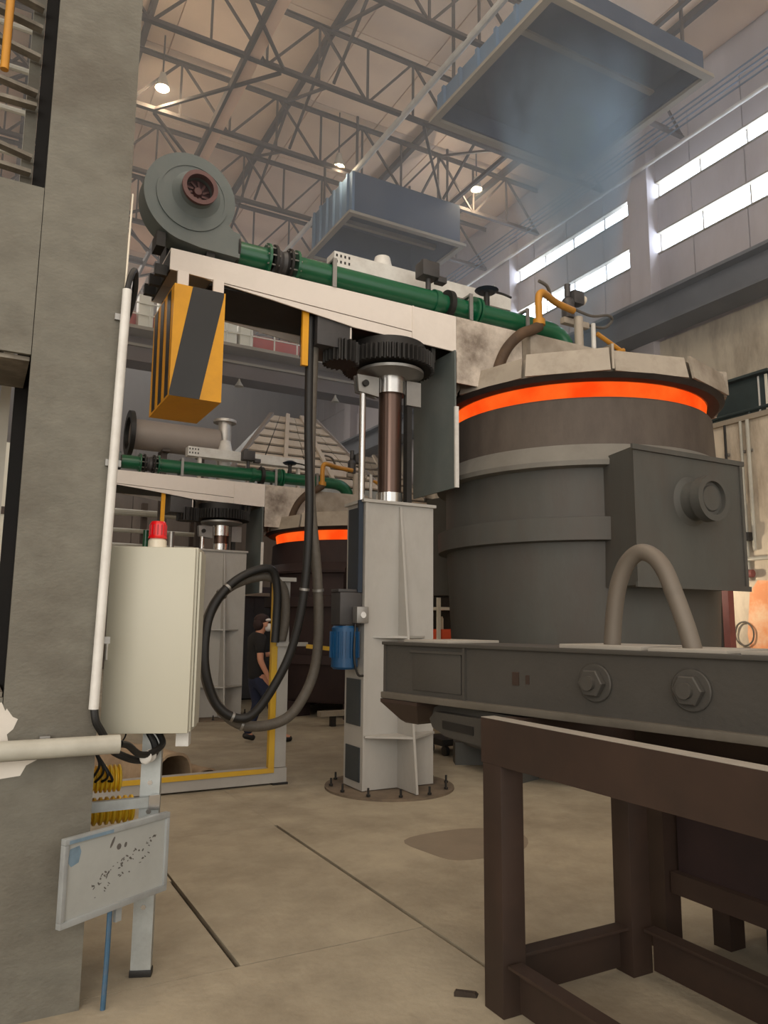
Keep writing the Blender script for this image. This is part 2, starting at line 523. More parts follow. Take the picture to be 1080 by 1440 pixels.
# ceiling: deck of roof panels on the trusses
CZ = 12.35
ceil = bx(-14.3, 12, -9, 34, CZ + 0.08, CZ + 0.3).build('ceiling', M['roof'])
tag(ceil, kind='structure')
pmesh = None
YT = [9.05 + 2.13 * i for i in range(-3, 9)]      # truss lines
for j in range(-1, 10):
    y0 = 9.05 + 2.13 * (j - 2)
    for i in range(10):
        x0 = -3.5 + 1.5 * i
        if pmesh is None:
            po = bx(0.012, 1.488, 0.012, 2.118, CZ + 0.02, CZ + 0.08).build('panel', M['roof'], ceil, smooth=False)
            pmesh = po
        else:
            po = pmesh.copy(); C.objects.link(po)
        po.location = (x0, y0, 0)
# purlins along the hall
def purlin(x, z, wd, h, mat, name='purlin'):
    return bx(x - wd / 2, x + wd / 2, 2, 27, z - h / 2, z + h / 2).build(name, mat, ceil, smooth=False)
for x in (-2.2, 0.2, 2.0, 5.0, 8.0, 10.4):
    purlin(x, CZ - 0.06, 0.10, 0.14, M['truss'])
purlin(3.5, 11.08, 0.2, 0.10, M['peach'])  # pale peach colour stands in for a strip lit through the roof
purlin(3.36, 11.05, 0.06, 0.16, M['truss'])
for x in (0.6, 8.9):
    purlin(x, 11.08, 0.07, 0.08, M['truss'])

# roof trusses: one thing each, every member a part
ordn = ['nearest', 'second', 'third', 'fourth', 'fifth', 'sixth', 'seventh', 'eighth', 'ninth']
def make_truss(y):
    t = thing('roof_truss', None, 'truss', (0, y, 11.0), group='steel roof trusses across the hall')
    zb, zt, x0, x1 = 11.0, 12.18, -4.0, 11.45
    MB().angle((x0, y, zb), (x1, y, zb), 0.09, 0.018).build('bottom_chord', M['truss'], t, smooth=False)
    MB().angle((x0, y, zt), (x1, y, zt), 0.085, 0.018, (0, 0, -1)).build('top_chord', M['truss'], t, smooth=False)
    n = 16
    dx = (x1 - x0) / n
    for i in range(n + 1):
        x = x0 + i * dx
        if i % 2 == 0 and 0 < i < n:
            MB().bar((x, y, zb), (x, y, zt), 0.036, 0.036).build('vertical', M['truss'], t, smooth=False)
        if i % 2 == 1:
            MB().bar((x, y, zb), (x, y, zt), 0.035, 0.035).build('vertical', M['truss'], t, smooth=False)
        if i < n:
            a, b = ((x, zb), (x + dx, zt)) if i % 2 == 0 else ((x, zt), (x + dx, zb))
            MB().bar((a[0], y, a[1]), (b[0], y, b[1]), 0.04, 0.04, (0, 1, 0)).build('diagonal', M['truss'], t, smooth=False)
    return t
truss0 = make_truss(YT[3])
ys = YT[3:11]
for i, y in enumerate(ys):
    t = truss0 if i == 0 else dup(truss0, (0, y - ys[0], 0))
    t['label'] = 'grey-brown steel roof truss, %s of the trusses counted from the two smoke hoods back' % ordn[i] if i else 'steel roof truss crossing in front of the nearer smoke hood'
    if i == 0:
        t['label'] = 'steel roof truss above the nearer smoke hood, first of the row'
    else:
        t['label'] = '%s steel roof truss of the row, counting away from the nearer smoke hood' % ordn[i].capitalize()
# lattice bracing between trusses, running along the hall
for x in (1.2, 4.9, 8.6):
    for i in range(len(ys) - 1):
        ya, yb_ = ys[i] + 0.06, ys[i + 1] - 0.06
        MB().bar((x, ya, 11.08), (x, yb_, 12.12), 0.045, 0.045).build('sway_brace', M['truss'], ceil, smooth=False)
        MB().bar((x + 0.05, ya, 12.12), (x + 0.05, yb_, 11.08), 0.045, 0.045).build('sway_brace', M['truss'], ceil, smooth=False)
for i in range(len(ys) - 1):
    for k, x in enumerate((-1.5, 2.3, 6.9)):
        a = (x, ys[i] + 0.06, 11.0) if (i + k) % 2 else (x + 1.7, ys[i] + 0.06, 11.0)
        b = (x + 1.7, ys[i + 1] - 0.06, 11.0) if (i + k) % 2 else (x, ys[i + 1] - 0.06, 11.0)
        MB().bar(a, b, 0.05, 0.05).build('plan_brace', M['truss'], ceil, smooth=False)
# bright service pipe along the hall
sp = MB().cyl((6.4, 3, 11.0), (6.4, 27, 11.0), 0.06, n=10).build('service_pipe', M['white_pipe'])
tag(sp, 'thin bright pipe running lengthwise under the roof trusses beside the hoods', 'pipe')
# conductor lines along the right wall
for k, z in enumerate((10.92, 11.03, 11.14, 11.25)):
    o = MB().cyl((11.05, 3, z), (11.05, 26, z), 0.016, n=6).build('conductor_rail', M['hood_side'])
    tag(o, '%s of the four thin conductor rails above the windows of the right wall' % ('lowest', 'second lowest', 'second highest', 'highest')[k], 'rail', 'conductor rails above the windows')
o = MB().cyl((11.2, 3, 10.72), (11.2, 26, 10.72), 0.035, n=8).build('conduit_pipe', M['white_pipe'])
tag(o, 'thicker pale pipe just above the upper windows, under the conductor rails', 'pipe')
# crane runway girder on the right wall
gd = thing('runway_girder', 'long grey crane runway girder across the right wall below the windows', 'girder', (10.95, 3, 7.1))
bx(10.9, 10.98, -2, 26.8, 7.14, 7.66).build('web', M['hall_steel'], gd)
bx(10.7, 11.28, -2, 26.8, 7.66, 7.72).build('top_flange', M['hall_steel'], gd)
bx(10.7, 11.28, -2, 26.8, 7.08, 7.14).build('bottom_flange', M['hall_steel'], gd)
bx(10.92, 11.0, -2, 26.8, 7.72, 7.8).build('rail', M['steel'], gd)

# smoke hoods under the roof
def smoke_hood(x0, x1, y0, y1, z0, z1, label):
    t = thing('smoke_hood', label, 'hood', ((x0 + x1) / 2, (y0 + y1) / 2, z0), group='smoke hoods under the roof')
    th = 0.06
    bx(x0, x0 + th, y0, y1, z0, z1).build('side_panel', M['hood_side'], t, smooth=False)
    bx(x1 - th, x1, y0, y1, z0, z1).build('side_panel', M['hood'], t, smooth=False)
    bx(x0 + th, x1 - th, y0, y0 + th, z0, z1).build('front_panel', M['hood'], t, smooth=False)
    bx(x0 + th, x1 - th, y1 - th, y1, z0, z1).build('back_panel', M['hood'], t, smooth=False)
    bx(x0 + th, x1 - th, y0 + th, y1 - th, z1 - 0.08, z1).build('top_panel', M['hood'], t, smooth=False)
    r = MB()
    q = 0.1
    r.box(x0 - q, x1 + q, y0 - q, y0 + 0.02, z0 - 0.06, z0).box(x0 - q, x1 + q, y1 - 0.02, y1 + q, z0 - 0.06, z0)
    r.box(x0 - q, x0 + 0.02, y0 + 0.02, y1 - 0.02, z0 - 0.06, z0).box(x1 - 0.02, x1 + q, y0 + 0.02, y1 - 0.02, z0 - 0.06, z0)
    r.build('rim', M['hood_rim'], t, smooth=False)
    bx(x0 + th, x1 - th, y0 + 0.9, y0 + 1.0, z0 + 0.3, z0 + 0.4).build('cross_beam', M['hood_rim'], t, smooth=False)
    n = 6
    for k in range(n):
        y = y0 + (y1 - y0) * (k + 0.5) / n
        bx(x0 - 0.05, x0, y - 0.03, y + 0.03, z0, z1).build('rib', M['hood_side'], t, smooth=False)
    cx, cy = (x0 + x1) / 2, (y0 + y1) / 2
    for sx in (x0 + 0.2, x1 - 0.2):
        for sy in (y0 + 0.2, y1 - 0.2):
            MB().cyl((sx, sy, z1), (sx, sy, CZ + 0.05), 0.03, n=8).build('hanger', M['truss'], t)
smoke_hood(6.25, 9.3, 6.9, 9.75, 10.0, 10.42, 'large dark blue-grey smoke hood over the nearer glowing ladle')
smoke_hood(6.3, 9.0, 13.1, 15.2, 10.0, 10.95, 'smaller blue-grey smoke hood deeper in the hall, under the far trusses')

# high-bay lamps
def lamp(x, y, z, label, power):
    t = thing('high_bay_lamp', label, 'lamp', (x, y, z), group='high-bay lamps under the roof')
    MB().cyl((x, y, z + 0.28), (x, y, CZ), 0.015, n=8).build('stem', M['truss'], t)
    MB().lathe(x, y, [(0.05, z + 0.3), (0.07, z + 0.2), (0.13, z + 0.02), (0.13, z), (0.122, z), (0.06, z + 0.19), (0.05, z + 0.3)], 20).build('shade', M['shade'], t)
    MB().ball((x, y, z + 0.04), 0.085).build('bulb', M['lamp'], t)
    l = bpy.data.lights.new('lamp_light', 'POINT')
    l.energy, l.color, l.shadow_soft_size = power, (1.0, 0.83, 0.6), 0.12
    lo = bpy.data.objects.new('lamp_light', l)
    C.objects.link(lo)
    lo.location = (x, y, z - 0.12)
lamp(2.36, 13.0, 11.27, 'lit warm high-bay lamp above the blower, beside the big column', 70)
lamp(9.39, 13.0, 11.4, 'lit warm high-bay lamp to the right of the far smoke hood', 70)
lamp(6.1, 13.35, 11.1, 'lit high-bay lamp right by the bright lengthwise pipe', 16)
lamp(2.5, 5.0, 11.2, 'high-bay lamp over the walkway ahead of the column', 160)

# overhead crane bridge far down the hall
YB = 18.0
cr = thing('overhead_crane', 'red overhead travelling crane bridge spanning the far hall', 'crane', (4, YB, 7.7))
bx(-6, 10.9, YB, YB + 0.7, 8.42, 8.95).build('red_girder', M['crane_red'], cr)
bx(-6, 10.9, YB + 0.02, YB + 0.68, 7.75, 8.34).build('lower_girder', M['crane_grey'], cr)
bx(-6, 10.9, YB - 0.55, YB + 0.72, 8.34, 8.42).build('walkway_edge', M['hood_rim'], cr)
bx(-6, 10.9, YB - 0.05, YB + 0.02, 8.1, 8.16).build('ledge', M['hood_rim'], cr)
for x in [-5.5 + 0.62 * i for i in range(26)]:
    bx(x, x + 0.03, YB - 0.52, YB - 0.49, 8.42, 8.95).build('railing_post', M['white_box'], cr, smooth=False)
for z in (8.7, 8.98):
    bx(-5.5, 10.5, YB - 0.52, YB - 0.49, z, z + 0.025).build('handrail', M['white_box'], cr, smooth=False)
for x, zt, lb in ((2.95, 9.35, 'left-hand white enclosure on the crane bridge between conduit and counterweight'), (3.42, 9.5, 'taller white enclosure on the crane bridge, hard against the counterweight on its left side'), (5.0, 9.4, 'white enclosure on the crane bridge just right of the striped counterweight'), (5.42, 9.2, 'shortest white enclosure on the crane bridge, at the end of the railing')):
    o = bx(x, x + 0.34, YB - 0.42, YB - 0.08, 8.42, zt - 0.1, bev=0.02).build('electrical_enclosure', M['white_box'])
    tag(o, lb, 'enclosure', 'enclosures on the crane bridge')
for x, lb in ((5.6, 'bell lamp under the crane bridge, right of the counterweight'), (8.3, 'bell lamp under the crane bridge, by the slewing gear')):
    o = MB().lathe(x, YB + 0.1, [(0.02, 7.75), (0.04, 7.68), (0.12, 7.55), (0.11, 7.55), (0.03, 7.66), (0.02, 7.75)], 14).build('bridge_lamp', M['shade'])
    tag(o, lb, 'lamp', 'bell lamps under the crane bridge')

# ------------------------------------------------------------------ STATION: lift post, swing arm, blower, pipe, lid
DY, DZ = 6.1, -0.93
PX, PY = 3.79, 6.85

def make_post():
    t = thing('lift_post', 'tall pale grey lift post with a blue motor, standing left of the big ladle', 'post', (PX, PY, 0), group='lift posts of the two swing arms')
    x0, x1, y0, y1 = 3.39, 4.19, 6.62, 7.02
    b = MB()
    b.box(x0 + 0.03, x1, y0, y0 + 0.03, 0.03, 2.8)
    b.box(x0 + 0.03, x1, y1 - 0.03, y1, 0.03, 2.8)
    b.box(x1 - 0.03, x1, y0 + 0.03, y1 - 0.03, 0.03, 2.8)
    b.box(x0 + 0.08, x0 + 0.1, y0 + 0.03, y1 - 0.03, 0.03, 2.8)
    b.build('body', M['post'], t)
    MB().box(x0 - 0.0, x0 + 0.03, y0 - 0.012, y1, 0.03, 2.8).build('side_flange', M['post'], t)
    MB().box(x0 - 0.03, x1 + 0.02, y0 - 0.03, y1 + 0.02, 2.8, 2.83).build('top_plate', M['post'], t)
    rib = MB().prism([(y0 - 0.001, 2.78), (y0 - 0.02, 2.78), (y0 - 0.36, 0.03), (y0 - 0.001, 0.03)], 'x', PX - 0.012, PX + 0.012)
    rib.build('rib', M['post'], t, smooth=False)
    for s in (-1, 1):
        MB().prism([(PX + s * 0.013, y0 - 0.30), (PX + s * 0.013, y0 - 0.001), (PX + s * 0.39, y0 - 0.001), (PX + s * 0.39, y0 - 0.04)], 'z', 0.52, 0.54).build('gusset', M['post'], t, smooth=False)
        MB().prism([(PX + s * 0.013, y0 - 0.18), (PX + s * 0.013, y0 - 0.001), (PX + s * 0.3, y0 - 0.001)], 'z', 1.46, 1.48).build('gusset', M['post'], t, smooth=False)
    # recesses on the side facing the walkway
    bx(x0 - 0.012, x0 - 0.001, y0 + 0.05, y1 - 0.05, 1.92, 2.76).build('chain_channel', M['navy'], t)
    bx(x0 - 0.06, x0 - 0.012, y0 + 0.02, y0 + 0.05, 1.9, 2.82).build('channel_edge', M['navy'], t)
    for z0, z1 in ((0.62, 1.06), (0.1, 0.42)):
        bx(x0 - 0.012, x0 - 0.001, y0 + 0.04, y1 - 0.06, z0, z1).build('access_cover', M['post_dark'], t)
    MB().lathe(PX, PY - 0.05, [(0.64, 0.0), (0.64, 0.022), (0.0, 0.022)], 40).build('base_plate', M['dusty'], t)
    for k in range(12):
        a = 2 * PI * k / 12 + 0.2
        bo = MB().cyl((PX + 0.58 * math.cos(a), PY - 0.05 + 0.58 * math.sin(a), 0.028), (PX + 0.58 * math.cos(a), PY - 0.05 + 0.58 * math.sin(a), 0.10), 0.011, n=8)
        bo.cyl((PX + 0.58 * math.cos(a), PY - 0.05 + 0.58 * math.sin(a), 0.028), (PX + 0.58 * math.cos(a), PY - 0.05 + 0.58 * math.sin(a), 0.045), 0.022, n=6)
        bo.build('anchor_bolt', M['dark'], t)
    # drive on the side
    gbx = bx(3.14, 3.38, 6.64, 6.86, 1.58, 1.9, bev=0.02).build('gearbox', M['gearbox'], t)
    bx(3.13, 3.36, 6.66, 6.84, 1.9, 1.93, bev=0.008).build('gearbox_cover', M['gearbox'], gbx)
    jb = bx(3.27, 3.40, 6.53, 6.635, 1.60, 1.76, bev=0.012).build('junction_box', M['steel'], t)
    MB().cyl((3.335, 6.52, 1.68), (3.335, 6.53, 1.68), 0.03, n=12).build('gland', M['chrome'], jb)
    mo = MB().cyl((3.245, 6.74, 1.16), (3.245, 6.74, 1.575), 0.13, n=28, bev=0.02).build('motor', M['motor_blue'], t)
    for k in range(20):
        a = 2 * PI * k / 20
        MB().bar((3.245 + 0.138 * math.cos(a), 6.74 + 0.138 * math.sin(a), 1.27), (3.245 + 0.138 * math.cos(a), 6.74 + 0.138 * math.sin(a), 1.52), 0.008, 0.02, (math.cos(a), math.sin(a), 0)).build('cooling_fin', M['motor_blue'], mo, smooth=False)
    MB().tube([(3.3, 6.62, 1.62), (3.28, 6.6, 1.3), (3.32, 6.6, 1.12), (3.385, 6.61, 1.1)], 0.012, 8).build('motor_cable', M['black'], t)
    # telescopic column
    MB().cyl((PX, PY, 2.84), (PX, PY, 4.02), 0.125, n=40).build('piston', M['piston'], t)
    MB().cyl((PX, PY, 2.831), (PX, PY, 2.95), 0.14, n=36).build('gland_ring', M['chrome'], t)
    MB().cyl((PX, PY, 4.02), (PX, PY, 4.2), 0.165, n=36).build('collar', M['chrome'], t)
    MB().lathe(PX, PY, [(0.2, 4.2), (0.36, 4.24), (0.36, 4.27), (0.0, 4.27)], 40).build('collar_flange', M['steel'], t)
    br = MB()
    br.prism([(PX - 0.4, 4.0), (PX - 0.165, 3.97), (PX - 0.165, 4.18), (PX - 0.42, 4.18)], 'y', PY - 0.05, PY - 0.02)
    br.prism([(PX - 0.4, 4.0), (PX - 0.165, 3.97), (PX - 0.165, 4.18), (PX - 0.42, 4.18)], 'y', PY + 0.02, PY + 0.05)
    br.build('clevis', M['steel'], t, smooth=False)
    MB().cyl((PX - 0.33, PY - 0.08, 4.09), (PX - 0.33, PY + 0.08, 4.09), 0.035, n=16).build('clevis_pin', M['dark'], t)
    MB().box(PX + 0.17, PX + 0.35, PY - 0.06, PY - 0.03, 3.93, 4.2).build('guide_bracket', M['steel'], t)
    MB().cyl((PX - 0.33, PY, 2.84), (PX - 0.33, PY, 4.06), 0.035, n=20).build('guide_rod', M['chrome'], t)
    MB().box(PX + 0.19, PX + 0.25, PY - 0.04, PY + 0.04, 2.84, 4.2).build('guide_rail', M['dark'], t)
    # slewing gear
    gv, n = [], 56
    for i in range(n):
        for k, r in ((0, 0.46), (0.25, 0.50), (0.5, 0.50), (0.75, 0.46)):
            a = 2 * PI * (i + k) / n
            gv.append((PX + r * math.cos(a), PY + 0.05 + r * math.sin(a)))
    MB().prism(gv, 'z', 4.3, 4.46).build('slewing_gear', M['dark'], t, smooth=False)
    gv, n = [], 20
    for i in range(n):
        for k, r in ((0, 0.15), (0.25, 0.19), (0.5, 0.19), (0.75, 0.15)):
            a = 2 * PI * (i + k) / n
            gv.append((PX - 0.62 + r * math.cos(a), PY - 0.06 + r * math.sin(a)))
    MB().prism(gv, 'z', 4.24, 4.46).build('pinion', M['dark'], t, smooth=False)
    MB().cyl((PX, PY + 0.05, 4.46), (PX, PY + 0.05, 4.57), 0.4, n=36).build('slewing_bearing', M['dark'], t)
    MB().cyl((PX - 0.62, PY - 0.06, 4.46), (PX - 0.62, PY - 0.06, 4.6), 0.12, n=20).build('pinion_shaft', M['dark'], t)
    return t

def make_arm():
    t = thing('swing_arm', 'long white tapered swing arm reaching from the blower over to the nearer glowing ladle', 'arm', (PX, PY, 4.57), group='white swing arms on the lift posts')
    yf, yb, th = 6.62, 7.42, 0.02
    for y, nm in ((yf, 'front'), (yb, 'rear')):
        a, b = y, y + th
        MB().prism([(1.36, 4.98), (3.925, 4.98), (3.925, 4.695), (1.36, 4.775)], 'y', a, b).build('upper_web', M['white_arm'], t, smooth=False)
        MB().prism([(1.70, 4.757), (3.925, 4.687), (3.925, 4.585), (3.25, 4.6), (2.95, 4.635), (2.35, 4.70)], 'y', a + 0.004, b).build('taper_web', M['white_arm'], t, smooth=False)
        MB().prism([(3.935, 4.98), (4.49, 4.98), (4.49, 4.57), (3.935, 4.585)], 'y', a, b).build('centre_web', M['white_arm'], t, smooth=False)
        MB().prism([(4.495, 4.98), (5.41, 4.98), (5.41, 4.46), (5.2, 4.22), (4.495, 4.22)], 'y', a, b).build('nose_web', M['scorch'], t, smooth=False)
    bx(1.36, 5.41, yf + th, yb, 4.96, 4.979).build('top_plate', M['white_arm'], t)
    bx(1.74, 5.2, yf + th + 0.02, yb - 0.02, 4.72, 4.74).build('bottom_plate', M['dark'], t)
    bx(1.36, 1.375, yf + th, yb, 4.78, 4.96).build('end_plate', M['dark'], t)
    for k in range(3):
        bx(1.25 - 0.0, 1.355, yf + 0.1 + 0.24 * k, yf + 0.16 + 0.24 * k, 4.75, 4.85).build('end_lug', M['dark'], t)
    bx(3.92, 3.94, yf - 0.012, yf, 4.58, 4.98).build('stiffener', M['white_arm'], t)
    # electrical box and shrouds under the arm
    bx(2.84, 3.2, yf + 0.03, yf + 0.5, 4.36, 4.68, bev=0.008).build('gear_shroud', M['gearbox'], t)
    bx(3.205, 3.22, yf + 0.03, yf + 0.2, 4.36, 4.6).build('shroud_edge', M['white_arm'], t)
    bx(4.0, 4.06, yf + 0.03, yf + 0.1, 4.3, 4.58).build('hanger_plate', M['white_arm'], t)
    bx(4.2, 4.25, yf + 0.05, yf + 0.1, 4.42, 4.6).build('hanger_plate', M['dark'], t)
    bx(2.69, 2.755, yf + 0.05, yf + 0.09, 4.12, 4.72).build('cable_guide', M['yellow'], t)
    # heat shield hanging between post and ladle
    sh = MB().box(4.44, 4.46, 6.58, 7.45, 3.04, 4.57).build('heat_shield', M['post_dark'], t)
    sh.data.materials[0] = M['fan']
    bx(4.43, 4.475, 6.555, 6.58, 3.04, 3.93).build('shield_edge', M['white_pipe'], sh)
    # extra beam on top with perforated end (tray) and cap
    bx(3.19, 5.6, 7.05, 7.25, 5.45, 5.62).build('cable_tray', M['white_pipe'], t)
    for k in range(4):
        for z in (5.49, 5.56):
            bx(3.21 + 0.05 * k, 3.23 + 0.05 * k, 7.046, 7.05, z, z + 0.03).build('tray_slot', M['dark'], t, smooth=False)
    for x in (3.4, 4.3, 5.3):
        bx(x, x + 0.05, 7.1, 7.2, 4.98, 5.45).build('tray_leg', M['white_arm'], t)
    MB().lathe(3.95, 7.36, [(0.1, 4.98), (0.1, 5.55), (0.15, 5.6), (0.09, 5.86), (0.08, 5.86), (0.0, 5.86)], 20).build('breather_cap', M['white_pipe'], t)
    # frame that carries the lid
    bx(5.42, 6.5, yf - 0.14, yb + 0.14, 4.46, 4.93, bev=0.006).build('lid_carrier', M['lid'], t)
    MB().prism([(6.5, yf - 0.14), (7.1, yf + 0.25), (7.1, yb - 0.15), (6.5, yb + 0.14)], 'z', 4.46, 4.9).build('carrier_nose', M['lid'], t, smooth=False)
    return t

def make_blower():
    cx, cz, y0, y1 = 1.53, 5.52, 6.6, 6.86
    t = thing('blower', 'round grey centrifugal blower with a maroon inlet on the end of the nearer white arm', 'blower', (cx, 6.8, 4.98), group='blowers on the swing arms')
    pts = []
    for i in range(57):
        a = R(-60) + R(300) * i / 56      # scroll grows toward the outlet at the bottom
        r = 0.43
        pts.append((cx + r * math.cos(a), cz + r * math.sin(a)))
    # outlet toward +X at the bottom
    poly = [p for p in pts] + [(cx - 0.05, 5.03), (2.0, 5.03), (2.0, 5.27), (cx + 0.30, 5.27)]
    ps = []
    for i in range(60):
        a = R(-28) + R(284) * i / 59
        r = 0.40 + 0.06 * (i / 59)
        ps.append((cx + r * math.cos(a), cz + r * math.sin(a)))
    ps += [(cx + 0.1, 5.04), (2.0, 5.03), (2.0, 5.27), (1.93, 5.285)]
    MB().prism(ps, 'y', y0, y1).build('volute', M['fan'], t)
    MB().lathe_axis((cx, y0 - 0.012, cz), (cx, y0, cz), [(0.30, 0), (0.335, 0), (0.335, 1), (0.30, 1), (0.30, 0)], 48).build('cover_ring', M['fan'], t)
    MB().lathe_axis((cx, y0 - 0.006, cz), (cx, y0, cz), [(0.0, 0), (0.30, 0), (0.30, 1)], 48).build('cover_plate', M['fan'], t)
    ix, iz = cx + 0.03, cz + 0.03
    MB().lathe_axis((ix, y0 - 0.15, iz), (ix, y0 - 0.005, iz), [(0.125, 0), (0.165, 0), (0.165, 0.2), (0.142, 0.22), (0.142, 0.5), (0.125, 0.5), (0.125, 0)], 40).build('inlet_ring', M['fan_inlet'], t)
    MB().lathe_axis((ix, y0 - 0.08, iz), (ix, y0 - 0.005, iz), [(0.125, 0), (0.146, 0), (0.16, 0.5), (0.23, 1.0), (0.125, 1.0), (0.125, 0)], 40).build('inlet_bell', M['fan'], t)
    MB().lathe_axis((ix, y0 - 0.03, iz), (ix, y0 - 0.012, iz), [(0.0, 0), (0.125, 0), (0.125, 1)], 32).build('inlet_throat', M['fan_inner'], t)
    MB().lathe_axis((ix, y0 - 0.075, iz), (ix, y0 - 0.031, iz), [(0.0, 0), (0.035, 0.1), (0.05, 1)], 20).build('impeller_hub', M['fan_inlet'], t)
    for k in range(10):
        a = 2 * PI * k / 10
        MB().bar((ix + 0.05 * math.cos(a), y0 - 0.04, iz + 0.05 * math.sin(a)), (ix + 0.11 * math.cos(a + 0.3), y0 - 0.04, iz + 0.11 * math.sin(a + 0.3)), 0.02, 0.006, (0, 1, 0)).build('impeller_blade', M['fan_inlet'], t, smooth=False)
    MB().cyl((cx, y1, cz), (cx, y1 + 0.35, cz), 0.17, n=28, bev=0.02).build('fan_motor', M['navy'], t)
    for s in (-0.3, 0.16):
        bx(cx + s, cx + s + 0.08, y0 + 0.03, y1 - 0.03, 4.98, 5.12).build('foot', M['dark'], t)
    bx(cx - 0.16, cx + 0.16, y1 + 0.02, y1 + 0.3, 4.98, 5.36).build('motor_pedestal', M['dark'], t)
    MB().ring((1.985, 6.74, 5.15), (2.005, 6.74, 5.15), 0.16, 0.09, 24).build('outlet_flange', M['dark'], t)
    return t

def make_pipe():
    py, pz, r = 6.74, 5.15, 0.115
    t = thing('air_pipe', 'glossy green combustion air pipe lying along the top of the nearer white arm', 'pipe', (3.5, py, 4.98), group='green air pipes on the swing arms')
    MB().cyl((2.006, py, pz), (2.3, py, pz), r, n=28).build('pipe_section', M['green'], t)
    for x in (2.3, 2.37, 2.53, 2.60):
        f = MB().ring((x, py, pz), (x + 0.025, py, pz), r + 0.05, r - 0.02, 28)
        f.build('flange', M['green'] if x in (2.3, 2.60) else M['dark'], t)
    for k in range(10):
        a = 2 * PI * k / 10
        for xa, xb in ((2.285, 2.41), (2.52, 2.64)):
            MB().cyl((xa, py + 0.145 * math.cos(a), pz + 0.145 * math.sin(a)), (xb, py + 0.145 * math.cos(a), pz + 0.145 * math.sin(a)), 0.008, n=6).build('flange_bolt', M['steel'], t, smooth=False)
    MB().lathe_axis((2.395, py, pz), (2.53, py, pz), [(0.11, 0), (0.13, 0.25), (0.115, 0.5), (0.13, 0.75), (0.11, 1)], 28).build('bellows', M['gearbox'], t)
    MB().cyl((2.625, py, pz), (4.25, py, pz), r, n=28).build('pipe_section', M['green'], t)
    # reducers and butterfly valve
    MB().lathe_axis((4.25, py, pz), (4.32, py, pz), [(r, 0), (r + 0.02, 0), (r + 0.02, 1), (r, 1)], 28).build('coupling', M['green'], t)
    MB().cyl((4.32, py, pz), (4.78, py, pz), 0.105, n=28).build('pipe_section', M['green'], t)
    v = MB().ring((4.42, py, pz), (4.48, py, pz), r + 0.05, 0.1, 28).build('valve_body', M['dark'], t)
    ab = MB().cyl((4.2, py, 5.27), (4.2, py, 5.4), 0.03, n=12)
    ab.box(4.08, 4.3, py - 0.09, py + 0.09, 5.4, 5.58, bev=0.02)
    ab.box(4.3, 4.42, py - 0.05, py + 0.05, 5.38, 5.45, bev=0.01)
    ab.cyl((4.15, py, 5.58), (4.15, py, 5.61), 0.04, n=14)
    ab.build('valve_actuator', M['gearbox'], t)
    MB().ring((4.78, py, pz), (4.81, py, pz), r + 0.05, 0.1, 28).build('flange', M['green'], t)
    MB().ring((4.83, py, pz), (4.86, py, pz), r + 0.05, 0.1, 28).build('flange', M['green'], t)
    MB().cyl((4.86, py, pz), (5.85, py, pz), 0.105, n=28).build('pipe_section', M['green'], t)
    MB().tube([(5.85, py, pz), (5.98, py, pz - 0.01), (6.1, py, pz - 0.06), (6.19, py, pz - 0.17), (6.21, py, pz - 0.30), (6.21, py, 4.935)], 0.105, 24, 5).build('elbow', M['green'], t)
    hw = MB().cyl((5.0, py, 5.25), (5.0, py, 5.42), 0.035, n=12).build('hand_valve', M['dark'], t)
    MB().lathe(5.0, py, [(0.0, 5.42), (0.1, 5.42), (0.14, 5.45), (0.06, 5.49), (0.0, 5.5)], 20).build('valve_dome', M['navy'], hw)
    MB().tube([(5.0, py, 5.46), (5.2, py - 0.02, 5.45), (5.33, py - 0.04, 5.42)], 0.014, 8).build('valve_lever', M['dark'], hw)
    for x in (3.0, 4.69, 5.5):
        MB().box(x - 0.022, x + 0.022, py - 0.135, py - 0.115, 4.98, 5.29).box(x - 0.022, x + 0.022, py + 0.115, py + 0.135, 4.98, 5.29).box(x - 0.022, x + 0.022, py - 0.115, py + 0.115, 5.262, 5.285).build('pipe_clamp', M['steel'], t, smooth=False)
    return t

